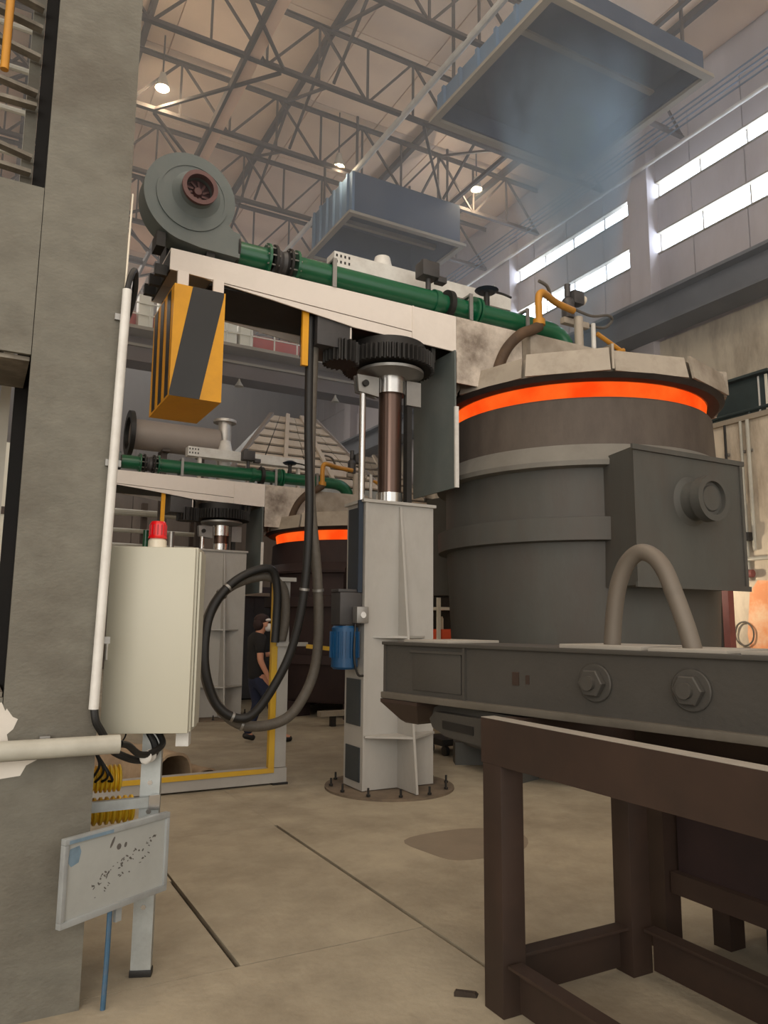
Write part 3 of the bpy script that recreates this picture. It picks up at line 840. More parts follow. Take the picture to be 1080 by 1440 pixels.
def make_burner():
    t = thing('gas_burner', 'yellow gas pipe and burner fittings standing on the nearer ladle lid', 'burner', (6.4, 6.85, 4.64), group='gas burners on the ladle lids')
    MB().tube([(4.95, 6.52, 4.24), (4.98, 6.5, 4.45), (5.08, 6.47, 4.68), (5.26, 6.45, 4.87), (5.42, 6.44, 4.95), (5.53, 6.45, 5.02)], 0.062, 14, 6).build('scorched_pipe', M['scorched_pipe'], t)
    MB().tube([(5.53, 6.45, 5.0), (5.53, 6.45, 5.15), (5.53, 6.45, 5.36), (5.56, 6.45, 5.43), (5.64, 6.47, 5.45), (5.9, 6.56, 5.43), (6.22, 6.62, 5.42)], 0.042, 14, 6).build('gas_pipe', M['gas'], t)
    MB().cyl((5.53, 6.45, 5.03), (5.53, 6.45, 5.1), 0.07, n=16).build('pipe_union', M['gas'], t)
    MB().cyl((6.3, 6.62, 4.93), (6.3, 6.62, 5.35), 0.055, n=16).build('burner_post', M['lid'], t)
    MB().box(6.2, 6.62, 6.76, 6.84, 5.32, 5.4, bev=0.01).build('cross_arm', M['lid'], t)
    b = MB().cyl((6.3, 6.8, 5.4), (6.3, 6.8, 5.62), 0.08, n=16).ball((6.3, 6.8, 5.6), 0.085)
    b.cyl((6.3, 6.8, 5.68), (6.3, 6.8, 5.85), 0.04, n=12).box(6.34, 6.52, 6.72, 6.86, 5.6, 5.78, bev=0.03)
    b.build('regulator', M['gearbox'], t)
    MB().cyl((6.52, 6.79, 5.69), (6.56, 6.79, 5.69), 0.06, n=16).build('gauge', M['cream'], t)
    MB().cyl((6.72, 6.8, 4.9), (6.72, 6.8, 5.42), 0.03, n=12).build('vent_post', M['white_pipe'], t)
    MB().tube([(6.4, 6.8, 5.55), (6.7, 6.8, 5.52), (7.0, 6.82, 5.6), (7.12, 6.86, 5.58), (7.05, 6.9, 5.48), (6.85, 6.86, 5.42), (6.6, 6.82, 5.4)], 0.018, 8).build('flexible_hose', M['hose'], t)
    MB().tube([(6.78, 6.8, 5.3), (7.0, 6.8, 5.22), (7.22, 6.8, 5.14)], 0.03, 10).build('branch_pipe', M['gas'], t)
    MB().tube([(7.24, 6.8, 5.16), (7.12, 6.8, 5.1), (7.02, 6.8, 4.95), (7.02, 6.8, 4.86)], 0.035, 10).build('drop_pipe', M['gas'], t)
    MB().tube([(5.6, 6.52, 5.62), (5.75, 6.55, 5.6), (5.85, 6.6, 5.5)], 0.02, 8).build('pilot_tube', M['hose'], t)
    return t

LX, LY = 6.45, 6.9
def make_lid():
    t = thing('ladle_lid', 'pale faceted steel lid hanging over the nearer ladle, dark scorched lower edge', 'lid', (LX, LY, 4.17), group='lids over the ladles')  # lid of the ladle, carried by the swing arm
    n = 12
    r0, r1, zb, zt = 1.75, 1.70, 4.18, 4.41
    for k in range(n):
        a0, a1 = 2 * PI * (k + 0.03) / n, 2 * PI * (k + 0.97) / n
        def q(r, a, z):
            return (LX + r * math.cos(a), LY + r * math.sin(a), z)
        dr = 0.025 if k % 2 else 0.0
        m_ = MB()
        vs = [q(r0 + dr, a0, zb), q(r0 + dr, a1, zb), q(r1 + dr, a1, zt + dr), q(r1 + dr, a0, zt + dr)]
        vi = [q(r0 + dr - 0.03, a0, zb), q(r0 + dr - 0.03, a1, zb), q(r1 + dr - 0.03, a1, zt + dr), q(r1 + dr - 0.03, a0, zt + dr)]
        m_._add(vs + vi, [(0, 1, 2, 3), (7, 6, 5, 4), (0, 4, 5, 1), (1, 5, 6, 2), (2, 6, 7, 3), (3, 7, 4, 0)])
        m_.build('skirt_panel', M['lid'], t, smooth=False)
        # triangular gusset at every second corner
        if k % 2 == 0:
            a = 2 * PI * k / n
            p = MB()
            u = Vector((math.cos(a), math.sin(a), 0)); s_ = Vector((-math.sin(a), math.cos(a), 0)) * 0.012
            c0 = Vector((LX, LY, 0))
            pts = [c0 + u * 1.775 + Vector((0, 0, zb + 0.01)), c0 + u * 1.765 + Vector((0, 0, zt + 0.05)), c0 + u * 1.3 + Vector((0, 0, zt + 0.16)), c0 + u * 1.0 + Vector((0, 0, zt + 0.02)), c0 + u * 1.6 + Vector((0, 0, zt + 0.0))]
            p._add([v + s_ for v in pts] + [v - s_ for v in pts], [(0, 1, 2, 3, 4), (9, 8, 7, 6, 5)] + [(q_, q_ + 5, (q_ + 1) % 5 + 5, (q_ + 1) % 5) for q_ in range(5)])
            p.build('gusset', M['lid'], t, smooth=False)
    MB().lathe(LX, LY, [(1.65, zb), (1.65, zt), (0.0, zt + 0.03)], n).build('top_plate', M['lid'], t, smooth=False)
    MB().lathe(LX, LY, [(1.54, 4.135), (1.66, 4.135), (1.72, 4.178), (1.54, 4.178), (1.54, 4.135)], 48).build('scorched_rim', M['lid_dark'], t)
    MB().lathe(LX, LY, [(0.0, 3.92), (1.47, 3.92), (1.50, 3.96), (1.525, 4.134), (0.0, 4.134)], 64).build('glowing_refractory', M['hot'], t)
    return t

def make_ladle(x, y, rr, rim, mats, label, floor_z=0.0):
    t = thing('ladle', label, 'ladle', (x, y, 0), group='steel ladles under the lids')
    body, top, band = mats
    k = rim / 3.96
    z = lambda v: v * k
    R1 = rr
    MB().lathe(x, y, [(0.0, 0.25), (R1 * 0.9, 0.25), (R1 * 0.93, 0.32), (R1 * 1.0, z(2.6)), (R1 * 1.0, z(3.3)), (R1 * 0.86, z(3.3)), (R1 * 0.8, 0.45), (0.0, 0.45)], 72).build('shell', body, t)
    MB().lathe(x, y, [(R1 * 0.86, z(3.3)), (R1 * 1.0, z(3.3)), (R1 * 0.985, z(3.94)), (R1 * 0.975, z(3.96)), (R1 * 0.93, z(3.96)), (R1 * 0.86, z(3.3))], 72).build('rim_course', top, t)
    MB().lathe(x, y, [(R1 * 0.99, z(3.2)), (R1 * 1.07, z(3.21)), (R1 * 1.075, z(3.26)), (R1 * 1.0, z(3.45)), (R1 * 0.99, z(3.2))], 72).build('collar_band', band, t)
    MB().lathe(x, y, [(R1 * 0.99, z(2.44)), (R1 * 1.06, z(2.45)), (R1 * 1.065, z(2.68)), (R1 * 0.99, z(2.70)), (R1 * 0.99, z(2.44))], 72).build('stiffening_band', body, t)
    MB().lathe(x, y, [(R1 * 0.9, 0.9), (R1 * 1.0, 0.9), (R1 * 1.0, 1.05), (R1 * 0.9, 1.05), (R1 * 0.9, 0.9)], 64).build('lower_band', body, t)
    for s in (-1, 1):
        yb0, yb1 = (y - 1.86, y - 1.0) if s < 0 else (y + 1.0, y + 1.86)
        yo = yb0 if s < 0 else yb1
        yi = yb1 if s < 0 else yb0
        poly = [(x - 1.01, yo), (x + 0.56, yo), (x + 0.60, yi), (x - 0.79, yi)]
        tb = MB().prism(poly, 'z', z(1.98), z(3.30)).build('trunnion_box', body, t, smooth=False)
        e = MB()
        d = 0.012 * s
        for zz in (z(1.96), z(3.27)):
            e.prism([(x - 1.04, yo), (x + 0.59, yo), (x + 0.59, yo + 0.025 * s), (x - 1.04, yo + 0.025 * s)], 'z', zz, zz + 0.05)
        e.prism([(x + 0.52, yo), (x + 0.56, yo), (x + 0.56, yo + 0.02 * s), (x + 0.52, yo + 0.02 * s)], 'z', z(2.0), z(3.27))
        e.build('edge_plate', body, tb, smooth=False)
        tr = MB().lathe_axis((x - 0.23, yo, z(2.83)), (x - 0.23, yo + 0.27 * s, z(2.83)), [(0.25, 0), (0.195, 0.12), (0.19, 0.6), (0.225, 0.62), (0.225, 1.0), (0.165, 1.0), (0.165, 0.84), (0.13, 0.84), (0.12, 0.9), (0.0, 0.9)], 40).build('trunnion', body, tb)
    for k_ in range(8):
        a = 2 * PI * k_ / 8 + 0.3
        u = Vector((math.cos(a), math.sin(a), 0))
        c0 = Vector((x, y, 0))
        MB().bar(c0 + u * rr * 0.72 + Vector((0, 0, 0.125)), c0 + u * rr * 0.95 + Vector((0, 0, 0.125)), 0.25, 0.25).build('foot', body, t)
    return t

post = make_post()
arm = make_arm()
blower = make_blower()
pipe = make_pipe()
burner = make_burner()
lid = make_lid()
ladle = make_ladle(LX, LY, 1.6, 3.96, (M['ladle'], M['ladle_top'], M['ladle_band']), 'big grey ladle with a glowing orange rim and a boxed trunnion')
drop = {n: DZ for n in ('piston', 'collar', 'collar_flange', 'clevis', 'clevis_pin', 'guide_bracket', 'guide_rod', 'guide_rail', 'slewing_gear', 'pinion', 'slewing_bearing', 'pinion_shaft')}
dup(post, (0, DY, 0), 'pale grey lift post deeper in the hall, beside the person', dz=drop, skip=('motor', 'gearbox', 'junction_box', 'motor_cable'))
dup(arm, (0, DY, DZ), 'smaller white swing arm deeper in the hall, seen above the beige cabinet')
dup(blower, (0, DY, DZ), 'far grey centrifugal blower partly behind the vertical conduit and column')
dup(pipe, (0, DY, DZ), 'green combustion air pipe on the farther white arm, above the beige cabinet')
dup(burner, (0, DY, DZ), 'orange-yellow gas burner fittings on the farther ladle lid')
dup(lid, (0, DY, DZ), 'faceted steel lid over the farther dark ladle')
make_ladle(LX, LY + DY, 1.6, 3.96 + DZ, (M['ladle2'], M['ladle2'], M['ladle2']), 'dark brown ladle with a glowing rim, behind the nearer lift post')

# counterweights
def make_cw():
    x0, x1, y0, y1, z0, z1 = 1.40, 1.87, 6.57, 7.42, 3.58, 4.63
    t = thing('counterweight', 'yellow and black striped counterweight box hanging under the nearer white arm', 'counterweight', ((x0 + x1) / 2, 7.0, z0), group='striped counterweights of the swing arms')
    bx(x0, x1, y0, y1, z0, z1).build('box', M['yellow'], t, smooth=False)
    e = 0.004
    # slanting black bands on the front, straight ones on the side
    MB().prism([(x0 + 0.165, z1), (x0 + 0.455, z1), (x0 + 0.455, z1 - 0.04), (x0 + 0.27, z0 + 0.0), (x0, z0 + 0.0), (x0, z0 + 0.04)], 'y', y0 - e, y0).build('black_stripe', M['hazblack'], t, smooth=False)
    for k in range(3):
        ya = y0 + 0.06 + 0.27 * k
        MB().prism([(ya + 0.06, z1 - 0.02), (ya + 0.2, z1 - 0.02), (ya + 0.13, z0 + 0.02), (ya, z0 + 0.02)], 'x', x0 - e, x0).build('black_stripe', M['hazblack'], t, smooth=False)
    bx(x0 + 0.03, x0 + 0.13, y0 + 0.03, y0 + 0.06, z1, 4.775).build('hanger', M['white_arm'], t)
    bx(x1 - 0.11, x1 - 0.01, y0 + 0.03, y0 + 0.06, z1, 4.765).build('hanger', M['white_arm'], t)
    for x in (x0 + 0.05, x1 - 0.12):
        bx(x, x + 0.08, y1 - 0.1, y1 - 0.06, z1, 4.76).build('hanger', M['dark'], t)
    bx(x0 + 0.16, x1 - 0.14, y0 + 0.2, y0 + 0.5, z1, z1 + 0.09).build('lifting_lug', M['dark'], t)
    return t
cw = make_cw()
dup(cw, (0, DY, DZ), 'striped counterweight of the farther arm, a yellow sliver beside the conduit')

# hoses looping from arm to barrier post
def hose(pts, mat, label, r):
    o = MB().tube(pts, r, 14, 8).build('hose', mat, origin=pts[-1])
    tag(o, label, 'hose')
    for i in (4, 8, 12):
        if i < len(pts) - 1:
            p = Vector(pts[i]); d = (Vector(pts[i + 1]) - Vector(pts[i - 1])).normalized()
            MB().lathe_axis(p - d * 0.012, p + d * 0.012, [(r, 0), (r + 0.008, 0), (r + 0.008, 1), (r, 1), (r, 0)], 16).build('tie', M['steel'], o)
    return o
hose([(2.87, 6.8, 4.66), (2.87, 6.8, 4.4), (2.86, 6.8, 3.54), (2.88, 6.82, 2.83), (3.02, 6.9, 1.92), (3.06, 7.0, 1.22), (2.91, 7.05, 0.81), (2.71, 7.1, 0.64), (2.37, 7.15, 0.63), (2.13, 7.2, 0.83), (2.0, 7.2, 1.16), (2.0, 7.22, 1.56), (2.15, 7.25, 1.87), (2.4, 7.3, 2.02), (2.67, 7.33, 2.06), (2.83, 7.35, 1.93), (2.86, 7.36, 1.64), (2.83, 7.38, 1.42)], M['hose'], 'thick grey hose hanging from the white arm, its loop swinging out past the barrier', 0.05)
hose([(2.80, 6.75, 4.66), (2.8, 6.75, 4.4), (2.81, 6.75, 3.52), (2.85, 6.77, 2.68), (2.84, 6.82, 1.92), (2.76, 6.9, 1.36), (2.59, 6.97, 0.96), (2.42, 7.03, 0.73), (2.25, 7.07, 0.72), (2.08, 7.1, 0.87), (1.97, 7.1, 1.23), (2.01, 7.14, 1.66), (2.18, 7.17, 1.93), (2.42, 7.21, 2.09), (2.65, 7.24, 2.13), (2.73, 7.27, 1.93), (2.74, 7.29, 1.64), (2.73, 7.29, 1.4)], M['black'], 'black rubber hose hanging from the white arm beside the grey hose, making a tighter loop', 0.042)

# ------------------------------------------------------------------ big built-up column in the left foreground
col = thing('steel_column', 'huge dusty grey steel column filling the left foreground, white paint patches low down', 'column', (0.0, 3.6, 0))
tag(col, kind='thing')
CH = 10.8
bx(0.155, 0.53, 3.58, 3.61, 0, CH).build('front_flange', M['column'], col)
bx(0.172, 0.192, 3.61, 4.09, 0, CH).build('web', M['column_shade'], col)
bx(0.172, 0.53, 4.09, 4.12, 0, CH).build('back_flange', M['column'], col)
bx(0.055, 0.112, 4.1, 4.12, 3.57, CH).build('stiffening_plate', M['column'], col)
bx(0.114, 0.171, 4.09, 4.12, 0, CH).build('shade_strip', M['column_shade'], col)  # added dark strip, painted as the shade between the flanges
bx(-1.15, -0.72, 3.58, 3.61, 0, CH).build('front_flange', M['column'], col)
bx(-0.95, -0.92, 3.61, 4.09, 0, CH).build('web', M['column_shade'], col)
bx(-1.15, -0.72, 4.09, 4.12, 0, CH).build('back_flange', M['column'], col)
for z0, z1 in ((0, 1.28), (2.77, 3.57), (5.4, 6.2), (8.0, 8.8)):
    bx(-0.72, 0.152, 3.583, 3.605, z0, z1).build('batten_plate', M['column'], col)
    bx(-0.72, 0.05, 4.095, 4.115, z0, z1).build('batten_plate', M['column'], col)
for z in (3.57, 2.75, 1.28):
    bx(-0.7, 0.15, 3.62, 4.08, z - 0.0, z + 0.02).build('diaphragm', M['lacing'], col)
random.seed(3)
for z in [3.72 + 0.17 * i for i in range(12)]:
    MB().bar((-0.7, 3.95, z + random.uniform(-0.05, 0.05)), (0.1, 4.05, z + random.uniform(-0.1, 0.06)), 0.05, 0.02).build('lacing_bar', M['lacing'], col, smooth=False)
def patch(pts, y=3.5785):
    MB().prism(pts, 'y', y, 3.58).build('paint_patch', M['patch'], col, smooth=False)
patch([(-0.1, 1.08), (0.19, 1.08), (0.178, 1.13), (0.2, 1.15), (0.215, 1.19), (0.195, 1.2), (0.17, 1.235), (0.165, 1.225), (0.15, 1.26), (-0.1, 1.28)], 3.5785)
patch([(-0.1, 0.93), (0.24, 0.96), (0.26, 1.0), (0.30, 1.02), (-0.1, 1.02)], 3.5785)

# white ladder seen through the column
ld = thing('access_ladder', 'dusty white ladder seen through the upper opening of the big column', 'ladder', (-0.2, 4.6, 0))
for x in (-0.35, 0.06):
    bx(x, x + 0.05, 4.58, 4.64, 0, 9.5).build('stringer', M['ladder'], ld, smooth=False)
for k in range(34):
    MB().cyl((-0.3, 4.61, 0.25 + 0.27 * k), (0.06, 4.61, 0.25 + 0.27 * k), 0.018, n=8).build('rung', M['ladder'], ld)
o = MB().cyl((-0.052, 3.52, 4.05), (-0.055, 3.52, 9.0), 0.018, n=12).build('yellow_riser', M['gas'])
tag(o, 'thin yellow-brown pipe at the very top left edge, in front of the big column', 'pipe')
MB().box(-0.07, -0.03, 3.535, 3.583, 5.5, 5.54).build('pipe_bracket', M['gas'], o)

# conduit on the column edge
cd = thing('conduit', 'white vertical conduit pipe along the right edge of the big column', 'conduit', (0.53, 3.55, 1.22))
MB().cyl((0.508, 3.552, 1.22), (0.538, 3.552, 3.15), 0.021, n=18).build('tube', M['white_pipe'], cd)
for z in (1.5, 2.3, 3.0):
    bx(0.492, 0.56, 3.562, 3.58, z, z + 0.03).build('clip', M['steel'], cd)
MB().tube([(0.538, 3.552, 3.15), (0.55, 3.555, 3.22), (0.575, 3.59, 3.27), (0.59, 3.66, 3.2), (0.58, 3.75, 3.1), (0.56, 3.9, 3.05)], 0.014, 10).build('cable_tail', M['black'], cd)
MB().tube([(0.533, 3.575, 3.17), (0.536, 3.58, 3.4), (0.542, 3.59, 3.66)], 0.005, 6).build('thin_wire', M['cream'], cd)
cb = MB().tube([(0.509, 3.552, 1.235), (0.52, 3.55, 1.17), (0.55, 3.57, 1.12), (0.6, 3.6, 1.04), (0.66, 3.62, 1.0), (0.74, 3.68, 0.97), (0.815, 3.73, 0.985), (0.82, 3.76, 1.03), (0.79, 3.79, 1.09)], 0.017, 10).build('power_cable', M['black'], origin=(0.79, 3.79, 1.09))
tag(cb, 'black cable bending from the conduit end up into the underside of the beige cabinet', 'cable')
cb = MB().tube([(0.62, 3.5, 1.075), (0.66, 3.53, 1.06), (0.72, 3.6, 1.01), (0.78, 3.66, 1.0), (0.85, 3.72, 1.03), (0.83, 3.77, 1.09)], 0.015, 10).build('power_cable', M['black'], origin=(0.83, 3.77, 1.09))
tag(cb, 'black cable leaving the horizontal grey pipe end toward the beige cabinet', 'cable')
for p in ((0.76, 3.645, 0.985), (0.79, 3.69, 0.985)):
    MB().ball(p, 0.028, 0.012, 0.03, 12, 8).build('cable_tie', M['white_pipe'], cb)
hp = MB().lathe_axis((-1.3, 3.5, 1.075), (0.615, 3.5, 1.075), [(0.0, 0), (0.04, 0), (0.04, 1), (0.033, 1), (0.033, 0.97), (0.0, 0.97)], 24).build('conduit_pipe', M['grey_pipe'], origin=(0, 3.5, 1.075))
tag(hp, 'thick grey horizontal pipe running across the foot of the big column', 'pipe')
bx(0.3, 0.34, 3.53, 3.58, 1.03, 1.12).build('pipe_clip', M['steel'], hp)

# control cabinet with beacon
cz0, cz1 = 1.09, 1.955
ca = thing('control_cabinet', 'beige steel control cabinet mounted beside the big column on galvanised channel legs', 'cabinet', (0.76, 3.68, 0.0), R(-22))
def L(*a, bev=0.0): return MB().box(*a, bev=bev)
L(-0.2, 0.2, 0.02, 0.25, cz0, cz1, bev=0.004).build('body', M['cabinet'], ca, local=True)
L(-0.205, 0.19, -0.003, 0.018, cz0 - 0.004, cz1 - 0.004, bev=0.005).build('door', M['cabinet'], ca, local=True)
L(-0.198, -0.19, -0.011, -0.003, 1.42, 1.5, bev=0.002).build('door_lock', M['white_pipe'], ca, local=True)
L(0.202, 0.212, 0.04, 0.22, cz0 + 0.02, cz1 - 0.02).build('side_plate', M['cabinet'], ca, local=True)
# channel leg, bracket and foot
ch = MB()
ch.box(-0.03, 0.06, 0.10, 0.108, 0.03, cz0).box(-0.03, -0.024, 0.108, 0.145, 0.03, cz0).box(0.054, 0.06, 0.108, 0.145, 0.03, cz0)
lg = ch.build('leg', M['galv'], ca, local=True, smooth=False)
L(-0.034, 0.064, 0.096, 0.15, 0.0, 0.03, bev=0.003).build('rubber_foot', M['black'], lg, local=True)
for zz in (0.85, 0.72, 0.3):
    MB().cyl((0.015, 0.094, zz), (0.015, 0.1, zz), 0.012, n=6).build('bolt', M['chrome'], lg, local=True)
L(0.12, 0.18, 0.12, 0.2, cz0 - 0.08, cz0).build('foot_block', M['white_pipe'], ca, local=True)
bk = MB().box(0.532, 0.85, 3.735, 3.765, 0.745, 0.79).build('bracket', M['galv'], ca, smooth=False)
bk2 = MB().box(0.80, 0.85, 3.72, 3.734, 0.735, 0.80).build('bracket_clamp', M['chrome'], ca, smooth=False)
be = thing('warning_beacon', 'red rotating warning beacon on top of the beige cabinet', 'beacon', (0.785, 3.765, cz1))
MB().lathe(0.785, 3.765, [(0.044, cz1), (0.044, cz1 + 0.035), (0.036, cz1 + 0.045), (0.0, cz1 + 0.045)], 28).build('base', M['cream'], be)
rl = MB().lathe(0.785, 3.765, [(0.044, cz1 + 0.045), (0.046, cz1 + 0.052), (0.042, cz1 + 0.06), (0.041, cz1 + 0.115), (0.034, cz1 + 0.13), (0.0, cz1 + 0.135)], 28).build('lens', M['red_lens'], be)
for k in range(14):
    a = 2 * PI * k / 14
    MB().bar((0.785 + 0.0415 * math.cos(a), 3.765 + 0.0415 * math.sin(a), cz1 + 0.062), (0.785 + 0.0415 * math.cos(a), 3.765 + 0.0415 * math.sin(a), cz1 + 0.112), 0.004, 0.004).build('lens_rib', M['red_deep'], rl, smooth=False)

# sign board on a blue pole
bo = thing('sign_board', 'grey framed metal board with faded scrawls on a blue pole at the column foot', 'sign', (0.64, 3.53, 0), R(30))
L(-0.26, 0.26, -0.006, 0.006, 0.405, 0.725).build('panel', M['board'], bo, local=True, smooth=False)
for a in ((-0.275, 0.275, 0.71, 0.735), (-0.275, 0.275, 0.395, 0.42)):
    L(a[0], a[1], -0.016, 0.012, a[2], a[3], bev=0.003).build('frame_bar', M['board_frame'], bo, local=True)
for a in ((-0.275, -0.255), (0.255, 0.275)):
    L(a[0], a[1], -0.016, 0.012, 0.42, 0.71, bev=0.003).build('frame_bar', M['board_frame'], bo, local=True)
MB().prism([(-0.245, 0.69), (-0.2, 0.695), (-0.19, 0.67), (-0.2, 0.63), (-0.235, 0.62), (-0.25, 0.64)], 'y', -0.0066, -0.006).build('paint_smear', M['blue_tint'], bo, local=True)
L(-0.255, -0.04, -0.0165, -0.016, 0.712, 0.726).build('paint_smear', M['blue_tint'], bo, local=True)
sc = MB()
random.seed(11)
def blob(u, v, a, b, t):
    n = 9
    sc.prism([(u + a * math.cos(2 * PI * i / n) * math.cos(t) - b * math.sin(2 * PI * i / n) * math.sin(t), v + a * math.cos(2 * PI * i / n) * math.sin(t) + b * math.sin(2 * PI * i / n) * math.cos(t)) for i in range(n)], 'y', -0.0068, -0.006)
blob(-0.035, 0.67, 0.024, 0.006, 1.1); blob(0.0, 0.645, 0.012, 0.013, 0); blob(0.035, 0.645, 0.007, 0.011, -0.3)
for i in range(60):
    u = random.uniform(-0.13, 0.2)
    v = 0.49 + (u + 0.13) * 0.36 + random.choice((-0.02, 0.02, 0.035)) + random.uniform(-0.012, 0.012)
    blob(u, v, random.uniform(0.002, 0.0085), random.uniform(0.0015, 0.004), random.uniform(-0.9, 1.2))
tag(sc.build('faded_scrawl', M['scrawl'], bo, local=True), kind='stuff')
MB().tube([(-0.005, 0.022, 0.6), (-0.005, 0.022, 0.38), (-0.008, 0.02, 0.2), (-0.014, 0.02, 0.0)], 0.011, 10, 3).build('pole', M['blue_pole'], bo, local=True)
L(0.02, 0.05, 0.012, 0.03, 0.33, 0.45).build('back_strap', M['board_frame'], bo, local=True)

# yellow ribbed unit beside the column
yu = thing('valve_actuator', 'yellow ribbed actuator with black wires, beside the column behind the board', 'actuator', (0.62, 4.0, 0.6))
def ribbed(z, x1):
    pr = [(0.0, 0)]
    n = 9
    for i in range(n):
        pr += [(0.05, (i + 0.05) / n), (0.064, (i + 0.3) / n), (0.064, (i + 0.65) / n), (0.05, (i + 0.9) / n)]
    pr += [(0.0, 1)]
    return MB().lathe_axis((0.532, 4.0, z), (x1, 4.0, z), pr, 24)
ribbed(0.69, 0.79).build('body', M['bright_yellow'], yu)
ribbed(0.84, 0.72).build('body', M['bright_yellow'], yu)
MB().cyl((0.56, 3.99, 0.9), (0.56, 3.99, 1.14), 0.02, n=10).box(0.532, 0.6, 3.97, 4.01, 1.0, 1.04).build('brass_fitting', M['gas'], yu)
for k in range(4):
    MB().tube([(0.56 + 0.03 * k, 3.93, 0.84), (0.6 + 0.02 * k, 3.9, 0.92 - 0.02 * k), (0.57, 3.93, 1.0)], 0.006, 6).build('wire', M['black'], yu)
MB().tube([(0.6, 3.97, 1.02), (0.68, 3.95, 1.0), (0.72, 3.94, 1.05), (0.7, 3.92, 1.12), (0.69, 3.9, 1.16)], 0.004, 6).build('wire', M['black'], yu)

# yellow edged barrier frame
ba = thing('barrier_frame', 'low grey barrier frame with yellow edges and a tall upright beyond the cabinet', 'barrier', (2.0, 7.42, 0))
bx(1.0, 2.93, 7.38, 7.5, 0.02, 0.16).build('bottom_rail', M['post'], ba)
bx(1.0, 2.79, 7.365, 7.38, 0.12, 0.165).build('yellow_edge', M['yellow2'], ba)
bx(2.80, 2.92, 7.39, 7.49, 0.165, 2.02).build('upright', M['post'], ba)
bx(2.735, 2.795, 7.38, 7.44, 0.165, 2.02).build('yellow_edge', M['yellow2'], ba)
bx(2.78, 2.94, 7.36, 7.52, 0.0, 0.02).build('foot_plate', M['dark'], ba)
bx(1.0, 1.16, 7.36, 7.52, 0.0, 0.02).build('foot_plate', M['dark'], ba)
bx(2.78, 3.12, 7.36, 7.388, 1.36, 1.40).build('bracket', M['post'], ba)
MB().bar((3.1, 7.34, 1.36), (3.36, 7.05, 1.33), 0.03, 0.04).build('yellow_tie', M['yellow2'], ba)
MB().box(2.77, 2.95, 7.3, 7.36, 2.02, 2.06).build('hose_saddle', M['post'], ba)

# folded felt shells on the floor
def shell(p0, p1, r, label, tilt=0.0, h=1.0):
    p0, p1 = Vector(p0), Vector(p1)
    d = (p1 - p0).normalized()
    s = Vector((d.y, -d.x, 0))
    vs, fs = [], []
    n, m = 14, 6
    for ro in (r, r - 0.018):
        for j in range(m + 1):
            for i in range(n + 1):
                a = PI * i / n
                wv = 1 + 0.05 * math.sin(j * 1.7 + i)
                p = p0 + (p1 - p0) * (j / m) + s * ro * math.cos(a) * wv + Vector((0, 0, ro * math.sin(a) * h * wv))
                vs.append(p)
    N = (n + 1) * (m + 1)
    for j in range(m):
        for i in range(n):
            a = j * (n + 1) + i
            fs.append((a, a + 1, a + n + 2, a + n + 1)); fs.append((N + a, N + a + n + 1, N + a + n + 2, N + a + 1))
    for j in range(m):
        for i in (0, n):
            a = j * (n + 1) + i
            fs.append((a, a + n + 1, N + a + n + 1, N + a))
    for i in range(n):
        for j in (0, m):
            a = j * (n + 1) + i
            fs.append((a, a + 1, N + a + 1, N + a))
    mb = MB(); mb._add(vs, fs)
    o = mb.build('felt_sheet', M['mat'], origin=p0)
    return tag(o, label, 'sheet')
shell((1.5, 8.9, 0.0), (1.9, 7.75, 0.0), 0.22, 'brown curled felt sheet lying arched on the floor, nearer the yellow unit', h=1.5)
shell((1.92, 8.7, 0.0), (2.26, 7.85, 0.0), 0.13, 'second curled felt sheet, lower and right of the other arched one on the floor', h=1.0)

# ------------------------------------------------------------------ person walking past the far post
def skin_mesh(verts, edges, rad, sub=2, root=0):
    me = bpy.data.meshes.new('tmp')
    me.from_pydata(verts, edges, [])
    o = bpy.data.objects.new('tmp', me)
    C.objects.link(o)
    m = o.modifiers.new('skin', 'SKIN'); m.use_smooth_shade = True; m.branch_smoothing = 0.4
    for i, r in enumerate(rad):
        v = me.skin_vertices[0].data[i]
        v.radius = r if isinstance(r, tuple) else (r, r)
        v.use_root = (i == root)
    s = o.modifiers.new('sub', 'SUBSURF'); s.levels = sub; s.render_levels = sub
    dg = bpy.context.evaluated_depsgraph_get()
    ev = bpy.data.meshes.new_from_object(o.evaluated_get(dg))
    bpy.data.objects.remove(o); bpy.data.meshes.remove(me)
    return ev

def from_skin(name, chains, mat, parent, sub=2, extra=None):
    # chains: list of lists of (key, pos, radius); shared keys join
    idx, V, Rr, E_ = {}, [], [], []
    for ch in chains:
        prev = None
        for key, p, r in ch:
            if key not in idx:
                idx[key] = len(V); V.append(p); Rr.append(r)
            if prev is not None:
                E_.append((prev, idx[key]))
            prev = idx[key]
    me = skin_mesh(V, E_, Rr, sub)
    mb = MB(); mb.bm.from_mesh(me); bpy.data.meshes.remove(me)
    if extra:
        extra(mb)
    return mb.build(name, mat, parent)

